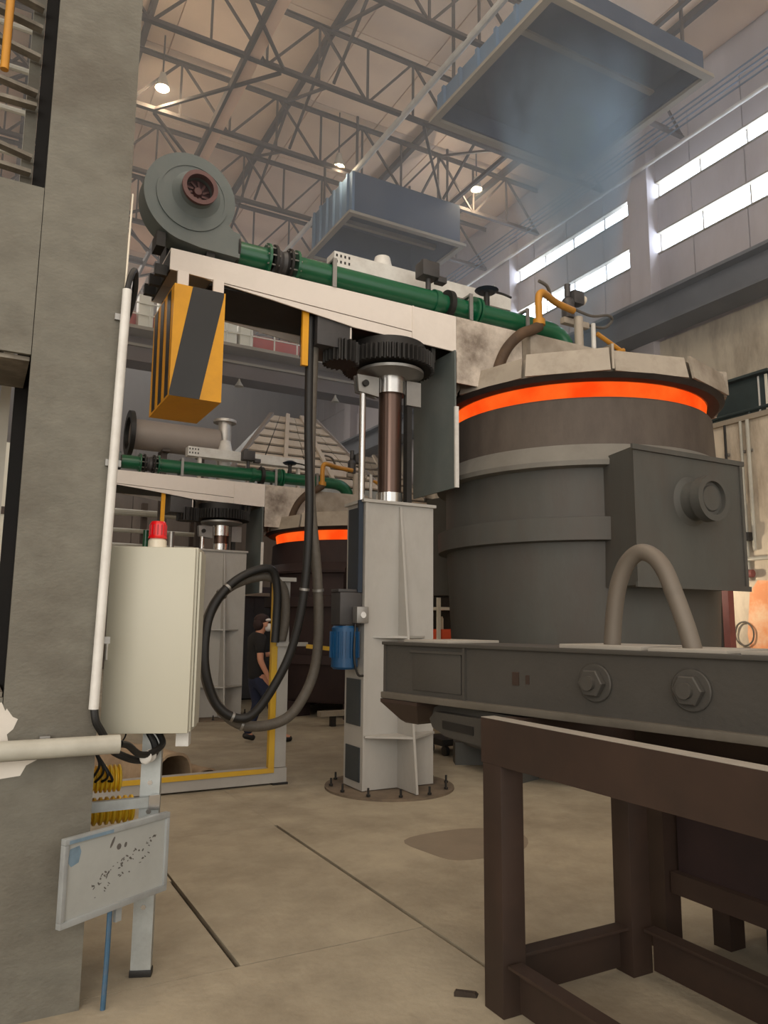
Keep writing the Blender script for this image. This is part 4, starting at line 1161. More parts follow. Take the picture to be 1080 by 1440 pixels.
pr = thing('person', 'person in black T-shirt, navy jeans, dark cap and white face mask walking beyond the barrier', 'person', (3.6, 10.0, 0))
K = dict
pel, che, nck = (3.50, 10.0, 0.93), (3.475, 10.0, 1.27), (3.51, 10.0, 1.44)
sr, er, wr = (3.47, 9.80, 1.385), (3.455, 9.76, 1.10), (3.585, 9.77, 0.87)
sl, el, wl = (3.50, 10.19, 1.385), (3.50, 10.22, 1.12), (3.73, 10.08, 1.17)
hr, kr, ar = (3.49, 10.09, 0.88), (3.56, 10.09, 0.50), (3.40, 10.08, 0.15)
hl, kl, al = (3.52, 9.91, 0.88), (3.70, 9.90, 0.50), (3.82, 9.90, 0.10)
def fingers(base, d, s, tag_):
    d, s = Vector(d).normalized(), Vector(s).normalized()
    out = []
    dn = Vector((0, 0, -1))
    for k, (off, ln) in enumerate(((-0.03, 0.07), (-0.01, 0.08), (0.01, 0.075), (0.03, 0.06))):
        b = Vector(base) + d * 0.08 + s * off
        out.append([(tag_ + 'palm', tuple(Vector(base) + d * 0.045), (0.022, 0.036)), ('%sf%d' % (tag_, k), tuple(b), 0.010), ('%sg%d' % (tag_, k), tuple(b + d * ln * 0.55 + dn * 0.006), 0.009), ('%sh%d' % (tag_, k), tuple(b + d * ln + dn * 0.02), 0.008)])
    b = Vector(base) + d * 0.03 + s * -0.035
    out.append([(tag_ + 'palm', tuple(Vector(base) + d * 0.045), 0.03), (tag_ + 't0', tuple(b - s * 0.012), 0.011), (tag_ + 't1', tuple(b - s * 0.025 + d * 0.035), 0.010)])
    return out
dR = Vector(wr) - Vector(er); dL = Vector(wl) - Vector(el)
chains = [
    [('pel', pel, (0.14, 0.11)), ('che', che, (0.125, 0.1)), ('nk0', nck, 0.065), ('nk', (3.535, 10, 1.49), 0.058), ('hd0', (3.56, 10, 1.545), 0.08), ('hd1', (3.57, 10, 1.60), 0.098), ('hd2', (3.565, 10, 1.65), 0.07)],
    [('che', che, 0.12), ('sr', sr, 0.062), ('er', er, 0.044), ('wr', wr, 0.032), ('Rpalm', tuple(Vector(wr) + dR.normalized() * 0.045), (0.022, 0.036))],
    [('che', che, 0.12), ('sl', sl, 0.062), ('el', el, 0.044), ('wl', wl, 0.032), ('Lpalm', tuple(Vector(wl) + dL.normalized() * 0.045), (0.022, 0.036))],
    [('pel', pel, 0.14), ('hr', hr, 0.09), ('kr', kr, 0.062), ('ar', ar, 0.042), ('tr', (3.50, 10.08, 0.05), 0.04)],
    [('pel', pel, 0.14), ('hl', hl, 0.09), ('kl', kl, 0.062), ('al', al, 0.042), ('tl', (3.98, 9.90, 0.04), 0.04)],
] + fingers(wr, dR, (0, 1, 0), 'R') + fingers(wl, dL, (0.3, -1, 0), 'L')
def face(mb):
    mb.ball((3.57 + 0.088, 9.945, 1.565), 0.02, 0.018, 0.022, 10, 8)      # nose
    for s in (-1, 1):
        mb.ball((3.575, 10.0 + 0.096 * s, 1.57), 0.022, 0.012, 0.032, 10, 8)
body = from_skin('body', chains, M['skin'], pr, 2, face)
for s in (-1, 1):
    MB().ball((3.57 + 0.072 + 0.02 * s, 9.954 + 0.03 * s, 1.597), 0.011, 0.012, 0.009, 8, 6).build('eye', M['black'], pr)
from_skin('shirt', [[('a', (3.505, 10, 0.80), (0.165, 0.135)), ('pel', (3.50, 10, 0.95), (0.165, 0.13)), ('che', che, (0.17, 0.14)), ('ub', (3.48, 10, 1.36), (0.13, 0.12)), ('n', (3.51, 10, 1.45), 0.085)],
    [('ub', (3.48, 10, 1.36), 0.13), ('sr', sr, 0.085), ('mr', tuple((Vector(sr) + (Vector(er) - Vector(sr)) * 0.75)), 0.068)],
    [('ub', (3.48, 10, 1.36), 0.13), ('sl', sl, 0.085), ('ml', tuple((Vector(sl) + (Vector(el) - Vector(sl)) * 0.75)), 0.068)]], M['shirt'], pr)
from_skin('jeans', [[('p', (3.50, 10, 0.95), (0.155, 0.125)), ('q', (3.505, 10, 0.86), (0.15, 0.12)), ('hr', (hr[0], hr[1], 0.78), 0.105), ('kr', kr, 0.078), ('ar', (ar[0] + 0.01, ar[1], 0.1), 0.062)],
    [('q', (3.505, 10, 0.86), 0.15), ('hl', (hl[0] + 0.03, hl[1], 0.78), 0.105), ('kl', kl, 0.078), ('al', (al[0] + 0.01, al[1], 0.06), 0.062)]], M['jeans'], pr)
for nm, a, tp in (('r', ar, (3.53, 10.08, 0.045)), ('l', al, (4.0, 9.90, 0.04))):
    hz = 0.10 if nm == 'r' else 0.045
    from_skin('shoe', [[('a', (a[0] - 0.05, a[1], hz), 0.045), ('b', (a[0] + 0.04, a[1], (hz + tp[2]) / 2 + 0.01), 0.05), ('c', tp, 0.04)]], M['shoe'], pr)
MB().ball((3.548, 10.012, 1.635), 0.105, 0.105, 0.085).ball((3.50, 10.0, 1.57), 0.075, 0.095, 0.09).build('cap', M['hair'], pr)
mk = MB()
mk.ball((3.628, 9.957, 1.535), 0.058, 0.062, 0.058)
mk.build('face_mask', M['mask'], pr)
MB().ball((3.61, 9.966, 1.632), 0.068, 0.072, 0.024).build('goggles', M['mask'], pr)

# ------------------------------------------------------------------ steel stand in the right foreground
tb = thing('steel_stand', 'rust-brown welded steel stand with open legs in the right foreground', 'stand', (2.6, 1.6, 0))
tx0, tx1, ty0, ty1 = 2.05, 3.0, -0.4, 2.84
def channel_y(x, y0, y1, z0, z1, out=1, name='rail', fl=0.075, par=tb, mat='table'):
    mb = MB().box(x, x + 0.012 * out, y0, y1, z0, z1) if out > 0 else MB().box(x - 0.012, x, y0, y1, z0, z1)
    xs = (x, x + fl) if out > 0 else (x - fl, x)
    mb.box(xs[0], xs[1], y0, y1, z1, z1 + 0.012).box(xs[0], xs[1], y0, y1, z0 - 0.012, z0)
    return mb.build(name, M[mat], par, smooth=False)
channel_y(tx0, ty0, ty1, 1.01, 1.178, 1, 'top_rail')
channel_y(tx1, ty0, ty1, 1.01, 1.178, -1, 'top_rail')
bx(tx0 + 0.0, tx0 + 0.075, ty0, ty1, 1.1901, 1.1925).build('lit_edge', M['beam_top'], tb)  # pale strip paints window light along the top of the rail
for y in (ty1 - 0.075, 1.2, ty0):
    bx(tx0 + 0.08, tx1 - 0.08, y, y + 0.07, 1.0, 1.185).build('cross_rail', M['table'], tb, smooth=False)
def hleg(x0, x1, y0, y1):
    return MB().box(x0, x1, y0, y0 + 0.012, 0.015, 0.998).box(x0, x1, y1 - 0.012, y1, 0.015, 0.998).box((x0 + x1) / 2 - 0.006, (x0 + x1) / 2 + 0.006, y0 + 0.012, y1 - 0.012, 0.015, 0.998).build('leg', M['table'], tb, smooth=False)
def bleg(x0, x1, y0, y1, z1=0.998):
    return MB().box(x0, x1, y0, y1, 0.0, z1, bev=0.004).build('leg', M['table'], tb)
bleg(2.05, 2.17, 2.70, 2.83)
bleg(2.81, 2.935, 2.72, 2.83)
bleg(2.05, 2.17, -0.38, -0.25)
bleg(2.79, 2.98, -0.38, -0.25)
# bottom rails (angles with a dusty top leg)
def angle_y(x, y0, y1, nm='bottom_rail'):
    MB().box(x, x + 0.012, y0, y1, 0.02, 0.20).box(x - 0.06, x + 0.012, y0, y1, 0.20, 0.212).build(nm, M['table'], tb, smooth=False)
angle_y(2.92, -0.25, 2.70)
angle_y(2.12, -0.25, 2.68)
MB().box(2.17, 2.81, 2.80, 2.815, 0.02, 0.20).box(2.17, 2.81, 2.74, 2.815, 0.20, 0.212).build('bottom_rail', M['table'], tb, smooth=False)
# blunt slotted nose sticking out past the far end of the stand
ns = MB()
ns.prism([(2.835, 1.0), (3.36, 1.02), (3.47, 1.05), (3.52, 1.11), (3.5, 1.16), (3.42, 1.185), (2.835, 1.185)], 'x', 2.22, 2.42)
ns.prism([(2.835, 1.03), (3.3, 1.04), (3.42, 1.07), (3.45, 1.11), (3.4, 1.15), (2.835, 1.16)], 'x', 2.16, 2.22)
ns.build('nose', M['beam'], tb, smooth=False)
bx(2.155, 2.16, 3.05, 3.32, 1.075, 1.115).build('nose_slot', M['dark'], tb)

# lifting beam lying across the stand
u = Vector((0.19, -0.982, 0)); nrm = Vector((0.982, 0.19, 0))
P0 = Vector((2.035, 3.76, 1.1935))
lbm = thing('lifting_beam', 'heavy grey crane lifting beam lying on the brown stand, two big bolts on its side', 'beam', tuple(P0), 0)
bt = Matrix(((u.x, nrm.x, 0, P0.x), (u.y, nrm.y, 0, P0.y), (0, 0, 1, P0.z), (0, 0, 0, 1)))
def bb(name, s0, s1, n0, n1, z0, z1, mat, par=None, bev=0.0):
    return MB().box(s0, s1, n0, n1, z0, z1, bev, bt).build(name, M[mat], par or lbm)
LB = 3.7
bb('web', 0.02, LB, 0.03, 0.045, 0.035, 0.29, 'beam')
bb('web', 0.02, LB, 0.42, 0.435, 0.035, 0.29, 'beam')
bb('bottom_flange', 0.0, LB, 0.0, 0.46, 0.0, 0.035, 'beam_flange', bev=0.006)
bb('top_flange', 0.0, LB, 0.005, 0.455, 0.29, 0.308, 'beam', bev=0.004)
bb('end_plate', 0.0, 0.02, 0.02, 0.44, 0.035, 0.29, 'beam')
bb('stiffener', 0.62, 0.635, 0.012, 0.03, 0.035, 0.29, 'beam')
bb('cover_plate', 0.24, 0.6, 0.022, 0.03, 0.06, 0.265, 'beam', bev=0.004)
bb('cover_lip', 0.22, 0.62, 0.012, 0.03, 0.255, 0.268, 'beam')
bb('name_plate', 0.93, 0.97, 0.026, 0.03, 0.13, 0.19, 'table')
bb('name_plate', 1.01, 1.03, 0.026, 0.03, 0.14, 0.18, 'table')
bb('top_pad', 0.16, 0.5, 0.03, 0.42, 0.308, 0.322, 'beam_top', bev=0.003)
bb('top_pad', 1.2, 1.6, 0.03, 0.42, 0.308, 0.326, 'beam_top', bev=0.003)
bb('top_pad', 1.63, 1.95, 0.03, 0.42, 0.308, 0.322, 'beam_top', bev=0.003)
bb('top_pad', 2.0, 3.0, 0.03, 0.42, 0.308, 0.320, 'beam_top', bev=0.003)
# block hanging from the far end
mb = MB()
vs = []
for (s0, s1, n0, n1, z) in ((0.0, 0.3, 0.0, 0.3, -0.002), (0.0, 0.3, 0.0, 0.3, -0.02), (0.08, 0.22, 0.08, 0.22, -0.115), (0.1, 0.2, 0.1, 0.2, -0.13)):
    vs += [bt @ Vector(v) for v in ((s0, n0, z), (s1, n0, z), (s1, n1, z), (s0, n1, z))]
fs = [(0, 1, 2, 3), (12, 13, 14, 15)]
for l in (0, 4, 8):
    fs += [(l + i, l + (i + 1) % 4, l + 4 + (i + 1) % 4, l + 4 + i) for i in range(4)]
mb._add(vs, fs)
mb.build('end_block', M['table'], lbm, smooth=False)
def bolt(s, z):
    p = bt @ Vector((s, 0.03, z))
    k = -nrm
    w_ = MB().cyl(p, p + k * 0.015, 0.08, n=28, bev=0.004).build('washer', M['beam'], lbm)
    MB().cyl(p + k * 0.015, p + k * 0.05, 0.06, n=6, bev=0.005).build('bolt_head', M['beam'], w_)
    MB().cyl(p + k * 0.05, p + k * 0.07, 0.03, n=20).build('bolt_tip', M['beam'], w_)
bolt(1.385, 0.17)
bolt(1.81, 0.17)
# bent bar lifting eye
pts = [(1.44, 0.3), (1.46, 0.46), (1.49, 0.58), (1.54, 0.67), (1.61, 0.715), (1.68, 0.70), (1.74, 0.64), (1.79, 0.53), (1.84, 0.40), (1.87, 0.3)]
MB().tube([tuple(bt @ Vector((1.38 + (s - 1.44) * 0.87, 0.16, z))) for s, z in pts], 0.036, 20, 6).build('lifting_eye', M['shackle'], lbm)

# dark skip behind the stand
sk = thing('scrap_skip', 'dark maroon steel skip on short feet behind the brown stand', 'skip', (4.1, 1.9, 0))
mb = MB()
mb.box(3.25, 3.28, 0.6, 2.82, 0.32, 0.98).box(4.7, 4.73, 0.6, 2.82, 0.32, 0.98).box(3.28, 4.7, 2.79, 2.82, 0.32, 0.98).box(3.28, 4.7, 0.6, 0.63, 0.32, 0.98).box(3.28, 4.7, 0.63, 2.79, 0.32, 0.35)
mb.build('body', M['ladle2'], sk, smooth=False)
bx(3.2, 3.25, 0.58, 2.83, 0.28, 0.38).build('bottom_edge', M['table'], sk)
bx(3.2, 3.25, 0.58, 2.83, 0.92, 1.0).build('top_edge', M['table'], sk)
for x, y in ((3.17, 2.84), (3.46, 2.7), (4.6, 2.7), (3.46, 0.65), (4.6, 0.65)):
    bx(x, x + 0.11, y, y + 0.1, 0.0, 0.315 if x > 3.4 else 0.99).build('leg', M['table'], sk)
bx(3.23, 3.5, 2.84, 2.9, 0.9, 0.98).build('side_arm', M['table'], sk)
bx(3.6, 4.55, 0.7, 2.6, 0.0, 0.31).build('under_frame', M['dark'], sk)

# ------------------------------------------------------------------ background, right side
lg_ = bx(10.4, 11.4, -2, 16, 0, 4.78).build('wall_inner', M['plaster'])
tag(lg_, kind='structure')
bx(10.34, 11.4, -2, 16, 4.78, 4.86).build('ledge', M['hood_rim'], lg_)
MB().prism([(6.2, 0.9), (7.45, 0.95), (7.52, 1.5), (7.44, 2.12), (7.3, 2.3), (6.2, 2.25)], 'x', 10.392, 10.4).build('orange_patch', M['orange_wall'], lg_)  # orange patch on the wall face, broken by paler blotches
te = thing('dark_machine', 'dark teal equipment cabinet standing on the ledge behind the ladle rim', 'machine', (10.9, 7.6, 4.86))
bx(10.6, 11.3, 7.1, 8.3, 4.863, 5.52, bev=0.02).build('body', M['teal'], te)
bx(10.58, 10.6, 7.2, 7.22, 4.865, 5.5).build('edge_strip', M['white_pipe'], te)
bx(10.58, 10.6, 7.06, 7.1, 4.865, 5.5).build('edge_strip', M['white_box'], te)
bx(10.5, 11.35, 7.0, 8.4, 5.52, 5.56).build('top', M['teal'], te)
o = MB().cyl((10.45, 6.7, 4.95), (10.45, 9.5, 4.95), 0.03, n=8).build('ledge_rail', M['teal'])
MB().cyl((10.45, 7.3, 4.86), (10.45, 7.3, 4.95), 0.02, n=8).cyl((10.45, 8.9, 4.86), (10.45, 8.9, 4.95), 0.02, n=8).build('stub', M['teal'], o)
tag(o, 'dark pipe rail along the edge of the ledge behind the ladle', 'rail')
for (y, z0, z1, r, lab) in ((7.68, 3.3, 4.78, 0.02, 'dark thin vertical pipe on the stained wall above the wall valve'), (7.28, 2.75, 4.78, 0.03, 'pale vertical pipe on the stained wall, nearest the right picture edge'), (7.40, 2.3, 4.78, 0.022, 'second pale vertical pipe on the stained wall, beside the thicker one')):
    o = MB().cyl((10.35, y, z0), (10.35, y, z1), r, n=10).build('wall_pipe', M['dark'] if 'dark' in lab else M['grey_pipe'])
    tag(o, lab, 'pipe')
    bx(10.36, 10.4, y - 0.04, y + 0.04, z1 - 0.5, z1 - 0.46).build('pipe_clip', M['steel'], o)
va = thing('wall_valve', 'cluster of dark valves and fittings on the wall right of the trunnion box', 'valve', (10.3, 7.65, 2.6))
v = MB()
v.box(10.2, 10.4, 7.45, 7.95, 3.2, 3.3, bev=0.01).box(10.15, 10.4, 7.55, 7.85, 2.75, 3.18, bev=0.03)
v.build('valve_block', M['gearbox'], va)
MB().cyl((10.28, 7.5, 2.3), (10.28, 7.5, 3.2), 0.05, n=14).build('valve_stem', M['steel'], va)
MB().cyl((10.28, 7.4, 2.9), (10.28, 7.4, 3.02), 0.12, n=16).cyl((10.28, 7.75, 2.35), (10.28, 7.75, 2.75), 0.09, n=16).build('valve_wheel', M['dark'], va)
MB().cyl((10.3, 7.3, 2.4), (10.3, 8.0, 2.4), 0.06, n=14).build('manifold', M['maroon'], va)
MB().cyl((10.3, 6.6, 2.62), (10.3, 7.95, 2.62), 0.03, n=10).build('manifold', M['grey_pipe'], va)
o = MB().tube([(10.36, 7.55 + 0.16 * math.cos(a), 1.5 + 0.18 * math.sin(a)) for a in [2 * PI * i / 12 * 1.9 for i in range(13)]], 0.012, 8).build('wire_coil', M['hose'])
tag(o, 'loose coil of wire hung on the pale wall under the valves', 'coil')
mp_ = bx(9.5, 9.62, 7.15, 7.3, 0, 2.35).build('maroon_post', M['maroon'])
tag(mp_, 'slim maroon steel post under the trunnion box, in front of the pale wall', 'post')
sp_ = MB().cyl((9.35, 7.18, 0), (9.35, 7.18, 2.4), 0.035, n=10).build('thin_pole', M['dark'])
tag(sp_, 'thin dark pole left of the slim maroon post', 'pole')
bx(9.0, 9.35, 7.17, 7.19, 1.95, 1.98).build('cross_bar', M['hood_rim'], sp_)

# added fill lamp, hidden behind the big ladle to brighten the wall
wl = thing('wall_fill_lamp', 'added fill lamp on a thin stand hidden behind the big ladle, brightening the stained wall', 'lamp', (9.0, 8.35, 0))
MB().cyl((9.0, 8.35, 0), (9.0, 8.35, 2.2), 0.025, n=10).build('stand', M['dark'], wl)
bx(8.92, 9.08, 8.2, 8.5, 2.2, 2.4, bev=0.01).build('housing', M['dark'], wl)
bx(9.081, 9.09, 8.22, 8.48, 2.22, 2.38).build('lens', M['lamp'], wl)
ll = bpy.data.lights.new('wall_fill_light', 'AREA')
ll.energy, ll.size, ll.color = 32, 0.2, (1.0, 0.84, 0.66)
lo = bpy.data.objects.new('wall_fill_light', ll)
C.objects.link(lo)
lo.location = (9.12, 8.3, 2.3)
lo.rotation_euler = (Vector((10.4, 7.3, 1.8)) - Vector((9.12, 8.3, 2.3))).to_track_quat('-Z', 'Y').to_euler()

# shelf between lift post and ladle
sh = thing('storage_rack', 'white framed rack with dark panes, seen between the lift post and the ladle', 'rack', (6.75, 10.15, 0))
for x in (6.42, 7.0):
    for y in (10.0, 10.4):
        bx(x, x + 0.05, y, y + 0.05, 0, 2.5).build('upright', M['white_box'], sh, smooth=False)
for z in (0.4, 1.3, 1.82, 2.35):
    bx(6.47, 7.0, 10.0, 10.45, z, z + 0.045).build('shelf', M['white_box'], sh, smooth=False)
bx(6.47, 7.0, 10.42, 10.44, 0.45, 2.35).build('back_panel', M['dark'], sh)
o = bx(6.5, 6.92, 10.02, 10.38, 1.345, 1.52, bev=0.01).build('parts_box', M['red_box'])
tag(o, 'orange-red box on the white framed rack behind the lifting beam', 'box')
o = MB().lathe(6.53, 10.07, [(0.03, 1.52), (0.03, 1.68), (0.015, 1.72), (0.0, 1.72)], 14).build('white_bottle', M['cream'])
tag(o, 'small white bottle standing on the orange-red box', 'bottle')

# ------------------------------------------------------------------ background, left side
du = thing('exhaust_duct', 'thick grey round duct lying level behind the farther white arm', 'duct', (3.2, 14.0, 0))
MB().cyl((2.35, 14.0, 4.99), (3.945, 14.0, 4.99), 0.28, n=36).build('tube', M['duct'], du)
MB().lathe_axis((2.28, 14.0, 4.99), (2.36, 14.0, 4.99), [(0.0, 0.9), (0.3, 0.9), (0.3, 0), (0.42, 0), (0.42, 1), (0.0, 1)], 32).build('end_flange', M['black'], du)
for x in (2.9, 3.6):
    bx(x, x + 0.1, 13.95, 14.05, 0, 4.72).build('leg', M['truss'], du)
    bx(x - 0.02, x + 0.12, 13.8, 14.2, 4.69, 4.725).build('saddle', M['truss'], du)
fl = thing('silver_flue', 'silver vertical flue pipe with a flanged top, behind the farther green pipe', 'flue', (4.08, 14.0, 0))
MB().cyl((4.08, 14.0, 0), (4.08, 14.0, 5.42), 0.13, n=28).build('tube', M['silver'], fl)
MB().lathe(4.08, 14.0, [(0.0, 5.42), (0.22, 5.42), (0.22, 5.47), (0.0, 5.49)], 28).build('top_flange', M['silver'], fl)
MB().ring((4.08, 14.0, 4.75), (4.08, 14.0, 4.81), 0.15, 0.125, 28).build('collar', M['dark'], fl)

def tan_hood(label):
    t = thing('panelled_hood', label, 'hood', (6.3, 15.8, 0), group='tan panelled fume hoods')
    A0, A1 = Vector((4.5, 15.0, 4.6)), Vector((8.1, 15.0, 4.6))     # front bottom edge
    B0, B1 = Vector((6.0, 16.6, 6.5)), Vector((7.05, 16.6, 6.5))        # front top edge
    rows, cols = 8, 6
    nn = (A1 - A0).cross(B0 - A0).normalized()
    if nn.y > 0:
        nn = -nn
    def P(s, v):
        return (A0.lerp(A1, s)).lerp(B0.lerp(B1, s), v)
    for j in range(rows):
        for i in range(cols):
            s0, s1, v0, v1 = (i + 0.03) / cols, (i + 0.97) / cols, (j + 0.05) / rows, (j + 0.95) / rows
            q = [P(s0, v0), P(s1, v0), P(s1, v1 - 0.01), P(s0, v1 - 0.01)]
            fr = [p + nn * (0.05 if k < 2 else 0.02) for k, p in enumerate(q)]
            mb = MB(); mb._add(fr + [p - nn * 0.0 for p in q], [(0, 1, 2, 3), (7, 6, 5, 4), (0, 4, 5, 1), (1, 5, 6, 2), (2, 6, 7, 3), (3, 7, 4, 0)])
            mb.build('panel', M['tan_panel'], t, smooth=False)
    for i in (2, 4):
        s = i / cols
        MB().bar(P(s, 0) + nn * 0.07, P(s, 1) + nn * 0.07, 0.09, 0.06, nn).build('batten', M['tan_panel'], t, smooth=False)
    # core body under the panels
    D0, D1 = Vector((4.5, 18.2, 4.6)), Vector((8.1, 18.2, 4.6))
    E0, E1 = Vector((6.0, 17.2, 6.5)), Vector((7.05, 17.2, 6.5))
    e = nn * -0.004
    mb = MB(); mb._add([A0 + e, A1 + e, B1 + e, B0 + e, D0, D1, E1, E0], [(0, 1, 2, 3), (4, 7, 6, 5), (0, 3, 7, 4), (1, 5, 6, 2), (3, 2, 6, 7), (0, 4, 5, 1)])
    mb.build('core', M['dark'], t, smooth=False)
    MB().bar(A0 - Vector((0.04, 0.02, 0)), B0 - Vector((0.04, 0.02, 0)), 0.1, 0.1).build('edge_trim', M['duct'], t, smooth=False)
    MB().bar(A1 + Vector((0.04, -0.02, 0)), B1 + Vector((0.04, -0.02, 0)), 0.1, 0.1).build('edge_trim', M['duct'], t, smooth=False)
    bx(4.45, 8.15, 15.02, 15.1, 4.3, 4.59).build('skirt', M['galv'], t)
    bx(4.45, 4.53, 15.1, 18.2, 4.3, 4.59).build('skirt', M['galv'], t)
    for x in (4.5, 8.0):
        for y in (15.12, 18.0):
            bx(x, x + 0.1, y, y + 0.1, 0, 4.3).build('leg', M['truss'], t)
    return t
th = tan_hood('tan panelled sloping fume hood behind the farther green pipe')
dup(th, (3.5, 2.9, 0.0), 'paler panelled fume hood farther back, glimpsed behind the lift post piston')

# clutter along the back of the hall
rk = thing('pipe_rack', 'row of horizontal grey pipes on posts seen above the beige cabinet', 'rack', (2.8, 17.0, 0))
for k, z in enumerate((3.2, 3.55, 3.95, 2.75)):
    MB().cyl((0.2, 17.0, z), (4.6, 17.0, z), 0.05 if k % 2 else 0.075, n=10).build('pipe_line', M['grey_pipe'], rk)
for x in (0.4, 1.9, 3.2, 4.4):
    bx(x, x + 0.12, 17.1, 17.25, 0, 4.2).build('post', M['truss'], rk, smooth=False)
    bx(x, x + 0.12, 16.9, 17.1, 2.6, 2.67).build('arm', M['truss'], rk, smooth=False)
mc = thing('hydraulic_unit', 'dark machine unit with pipe stubs standing left of the farther lift post', 'machine', (3.0, 13.6, 0))
bx(2.5, 3.35, 13.4, 14.3, 0, 2.3, bev=0.02).build('body', M['dark'], mc)
bx(2.6, 3.3, 13.36, 13.4, 2.05, 2.25).build('panel_face', M['maroon'], mc)
for x in (2.65, 2.9, 3.1):
    MB().cyl((x, 13.7, 2.3), (x, 13.7, 3.2), 0.05, n=12).build('pipe_stub', M['green'] if x < 2.8 else M['silver'], mc)
gp = thing('green_frame', 'green steel frame upright just right of the beige cabinet, far back', 'frame', (3.1, 12.3, 0))
bx(3.05, 3.17, 12.2, 12.32, 0, 2.6).build('upright', M['teal'], gp)
bx(3.0, 3.22, 12.15, 12.37, 0, 0.03).build('foot', M['dark'], gp)
sc_ = thing('electrical_cabinet', 'grey-blue switch cabinet behind the person with a pale top edge', 'cabinet', (5.4, 15.9, 0))
bx(4.6, 7.4, 15.5, 16.2, 0.03, 2.35, bev=0.01).build('body', M['hall_steel'], sc_)
for k in range(4):
    bx(4.63 + 0.69 * k, 5.29 + 0.69 * k, 15.48, 15.5, 0.1, 2.1).build('door', M['hall_steel'], sc_)
bx(4.58, 7.42, 15.46, 15.5, 2.15, 2.22).build('edge', M['white_box'], sc_)
bx(4.6, 7.4, 15.52, 16.2, 0.0, 0.03).build('plinth', M['dark'], sc_)
db = thing('floor_beam', 'white-edged low platform beam on the floor under the farther ladle', 'beam', (6.0, 11.0, 0))
bx(4.9, 8.3, 11.0, 11.12, 0.16, 0.24).build('beam', M['hood_rim'], db)
for x in (5.1, 6.6, 8.1):
    bx(x, x + 0.08, 11.02, 11.1, 0, 0.16).build('foot', M['dark'], db)
st_ = thing('cream_screen', 'tall cream sheet screen seen through the lower opening of the big column', 'screen', (0.6, 16.0, 0))
for k in range(4):
    bx(-2.0 + 0.75 * k, -1.27 + 0.75 * k, 16.0, 16.04, 0.1, 5.0).build('panel', M['white_box'], st_, smooth=False)
for z in (0.1, 2.0, 3.6):
    bx(-2.0, 1.0, 15.95, 16.0, z, z + 0.14).build('rail', M['truss'], st_, smooth=False)
for x in (-1.9, 0.9):
    bx(x, x + 0.08, 16.04, 16.12, 0, 5.0).build('post', M['truss'], st_, smooth=False)
tl = thing('foot_trolley', 'low dark wheeled trolley on the floor beyond the brown stand', 'trolley', (5.6, 8.2, 0))
bx(5.2, 5.9, 8.0, 8.5, 0.12, 0.2, bev=0.01).build('deck', M['dark'], tl)
for x in (5.25, 5.75):
    for y in (8.05, 8.4):
        MB().cyl((x, y, 0.06), (x + 0.05, y, 0.06), 0.06, n=16).build('wheel', M['black'], tl)

SMOKE = 2.2
# ------------------------------------------------------------------ smoke rising from the nearer lid to its hood
sm = MB()
pf = []
N_ = 20
vs, fs = [], []
levels = [(6.9, 7.15, 4.75, 0.45), (6.95, 7.2, 5.4, 0.5), (7.05, 7.35, 6.3, 0.6), (7.15, 7.55, 7.4, 0.75), (7.3, 7.8, 8.6, 1.0), (7.55, 8.1, 9.6, 1.3), (7.7, 8.25, 10.4, 1.45), (7.75, 8.3, 10.8, 1.35)]
for cx, cy, z, r in levels:
    for i in range(N_):
        a = 2 * PI * i / N_
        rr = r * (1 + 0.1 * math.sin(3 * a + z))
        vs.append((cx + rr * math.cos(a), cy + rr * math.sin(a), z))
for j in range(len(levels) - 1):
    for i in range(N_):
        i2 = (i + 1) % N_
        fs.append((j * N_ + i, j * N_ + i2, (j + 1) * N_ + i2, (j + 1) * N_ + i))
fs.append(tuple(reversed(range(N_)))); fs.append(tuple(range((len(levels) - 1) * N_, len(levels) * N_)))
sm._add(vs, fs)
ms = bpy.data.materials.new('smoke')
ms.use_nodes = True
nt = ms.node_tree
nt.nodes.clear()
so = nt.nodes.new('ShaderNodeOutputMaterial')
pv = nt.nodes.new('ShaderNodeVolumeScatter')
pv.inputs['Color'].default_value = (0.66, 0.86, 1.0, 1)
pv.inputs['Anisotropy'].default_value = 0.2
tc = nt.nodes.new('ShaderNodeTexCoord')
mpn = nt.nodes.new('ShaderNodeMapping')
mpn.inputs['Scale'].default_value = (1, 1, 0.45)
nz = nt.nodes.new('ShaderNodeTexNoise')
nz.inputs['Scale'].default_value = 1.2
nz.inputs['Detail'].default_value = 3
rp = nt.nodes.new('ShaderNodeMapRange')
rp.inputs['From Min'].default_value = 0.36
rp.inputs['From Max'].default_value = 0.72
rp.inputs['To Min'].default_value = 0.1
rp.inputs['To Max'].default_value = 1.0
def mth(op, a, b=None):
    n = nt.nodes.new('ShaderNodeMath'); n.operation = op
    for k_, v_ in enumerate((a, b)):
        if v_ is None: continue
        if isinstance(v_, (int, float)): n.inputs[k_].default_value = v_
        else: nt.links.new(v_, n.inputs[k_])
    return n.outputs[0]
sx = nt.nodes.new('ShaderNodeSeparateXYZ')
nt.links.new(tc.outputs['Object'], sx.inputs[0])
hz_ = mth('SUBTRACT', sx.outputs['Z'], 4.75)
ex = mth('SUBTRACT', sx.outputs['X'], mth('ADD', mth('MULTIPLY', hz_, 0.145), 6.9))
ey = mth('SUBTRACT', sx.outputs['Y'], mth('ADD', mth('MULTIPLY', hz_, 0.19), 7.15))
r2_ = mth('ADD', mth('MULTIPLY', ex, ex), mth('MULTIPLY', ey, ey))
rr_ = mth('ADD', mth('MULTIPLY', hz_, 0.165), 0.42)
fo = mth('MAXIMUM', mth('SUBTRACT', 1.0, mth('DIVIDE', r2_, mth('MULTIPLY', rr_, rr_))), 0.0)
nt.links.new(tc.outputs['Object'], mpn.inputs[0])
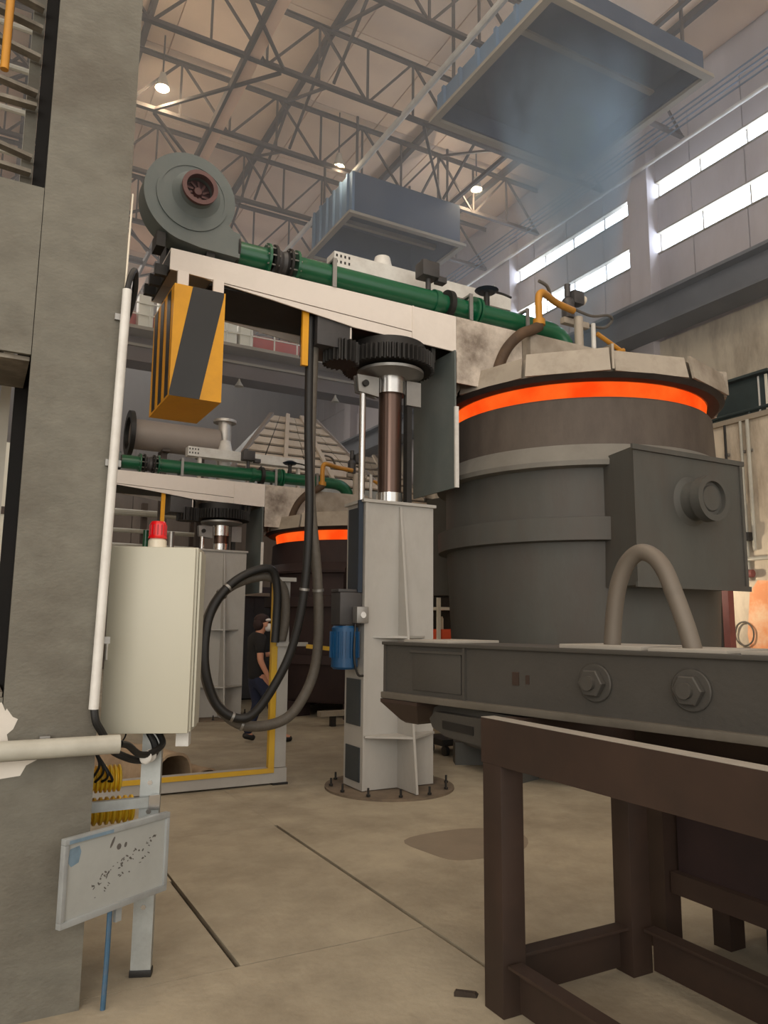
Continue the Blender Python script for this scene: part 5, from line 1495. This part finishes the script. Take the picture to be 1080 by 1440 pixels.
nt.links.new(mpn.outputs[0], nz.inputs['Vector'])
nt.links.new(nz.outputs['Fac'], rp.inputs['Value'])
nt.links.new(mth('MULTIPLY', mth('MULTIPLY', rp.outputs[0], fo), SMOKE), pv.inputs['Density'])
va_ = nt.nodes.new('ShaderNodeVolumeAbsorption')
va_.inputs['Color'].default_value = (0.66, 0.86, 1.0, 1)
nt.links.new(pv.inputs['Density'].links[0].from_socket, va_.inputs['Density'])
ad_ = nt.nodes.new('ShaderNodeAddShader')
nt.links.new(pv.outputs[0], ad_.inputs[0])
nt.links.new(va_.outputs[0], ad_.inputs[1])
nt.links.new(ad_.outputs[0], so.inputs['Volume'])
smo = sm.build('smoke_plume', ms)
tag(smo, 'pale blue smoke rising from the nearer ladle lid into the smoke hood', 'smoke', kind='stuff')

# thin haze filling the upper hall
hzm = bpy.data.materials.new('haze')
hzm.use_nodes = True
nt = hzm.node_tree
nt.nodes.clear()
ho = nt.nodes.new('ShaderNodeOutputMaterial')
hv = nt.nodes.new('ShaderNodeVolumeScatter')
hv.inputs['Color'].default_value = (0.96, 0.95, 0.96, 1)
hv.inputs['Density'].default_value = 0.023
hv.inputs['Anisotropy'].default_value = 0.1
nt.links.new(hv.outputs[0], ho.inputs['Volume'])
hz = bx(-3.4, 11.38, 3.0, 26.9, 5.2, 12.3).build('haze', hzm, smooth=False)
tag(hz, 'thin pale haze filling the air under the roof', 'haze', kind='stuff')

# small chip of broken concrete on the floor
ch_ = MB()
ch_._add([(1.98, 2.96, 0.001), (2.06, 2.9, 0.001), (2.09, 2.93, 0.001), (2.0, 2.99, 0.001), (1.985, 2.955, 0.025), (2.05, 2.905, 0.02), (2.075, 2.93, 0.015), (2.0, 2.975, 0.022)], [(3, 2, 1, 0), (4, 5, 6, 7), (0, 1, 5, 4), (1, 2, 6, 5), (2, 3, 7, 6), (3, 0, 4, 7)])
o = ch_.build('concrete_chip', M['joint'], smooth=False)
tag(o, 'small dark chip of broken concrete on the floor by the near stand leg', 'debris')
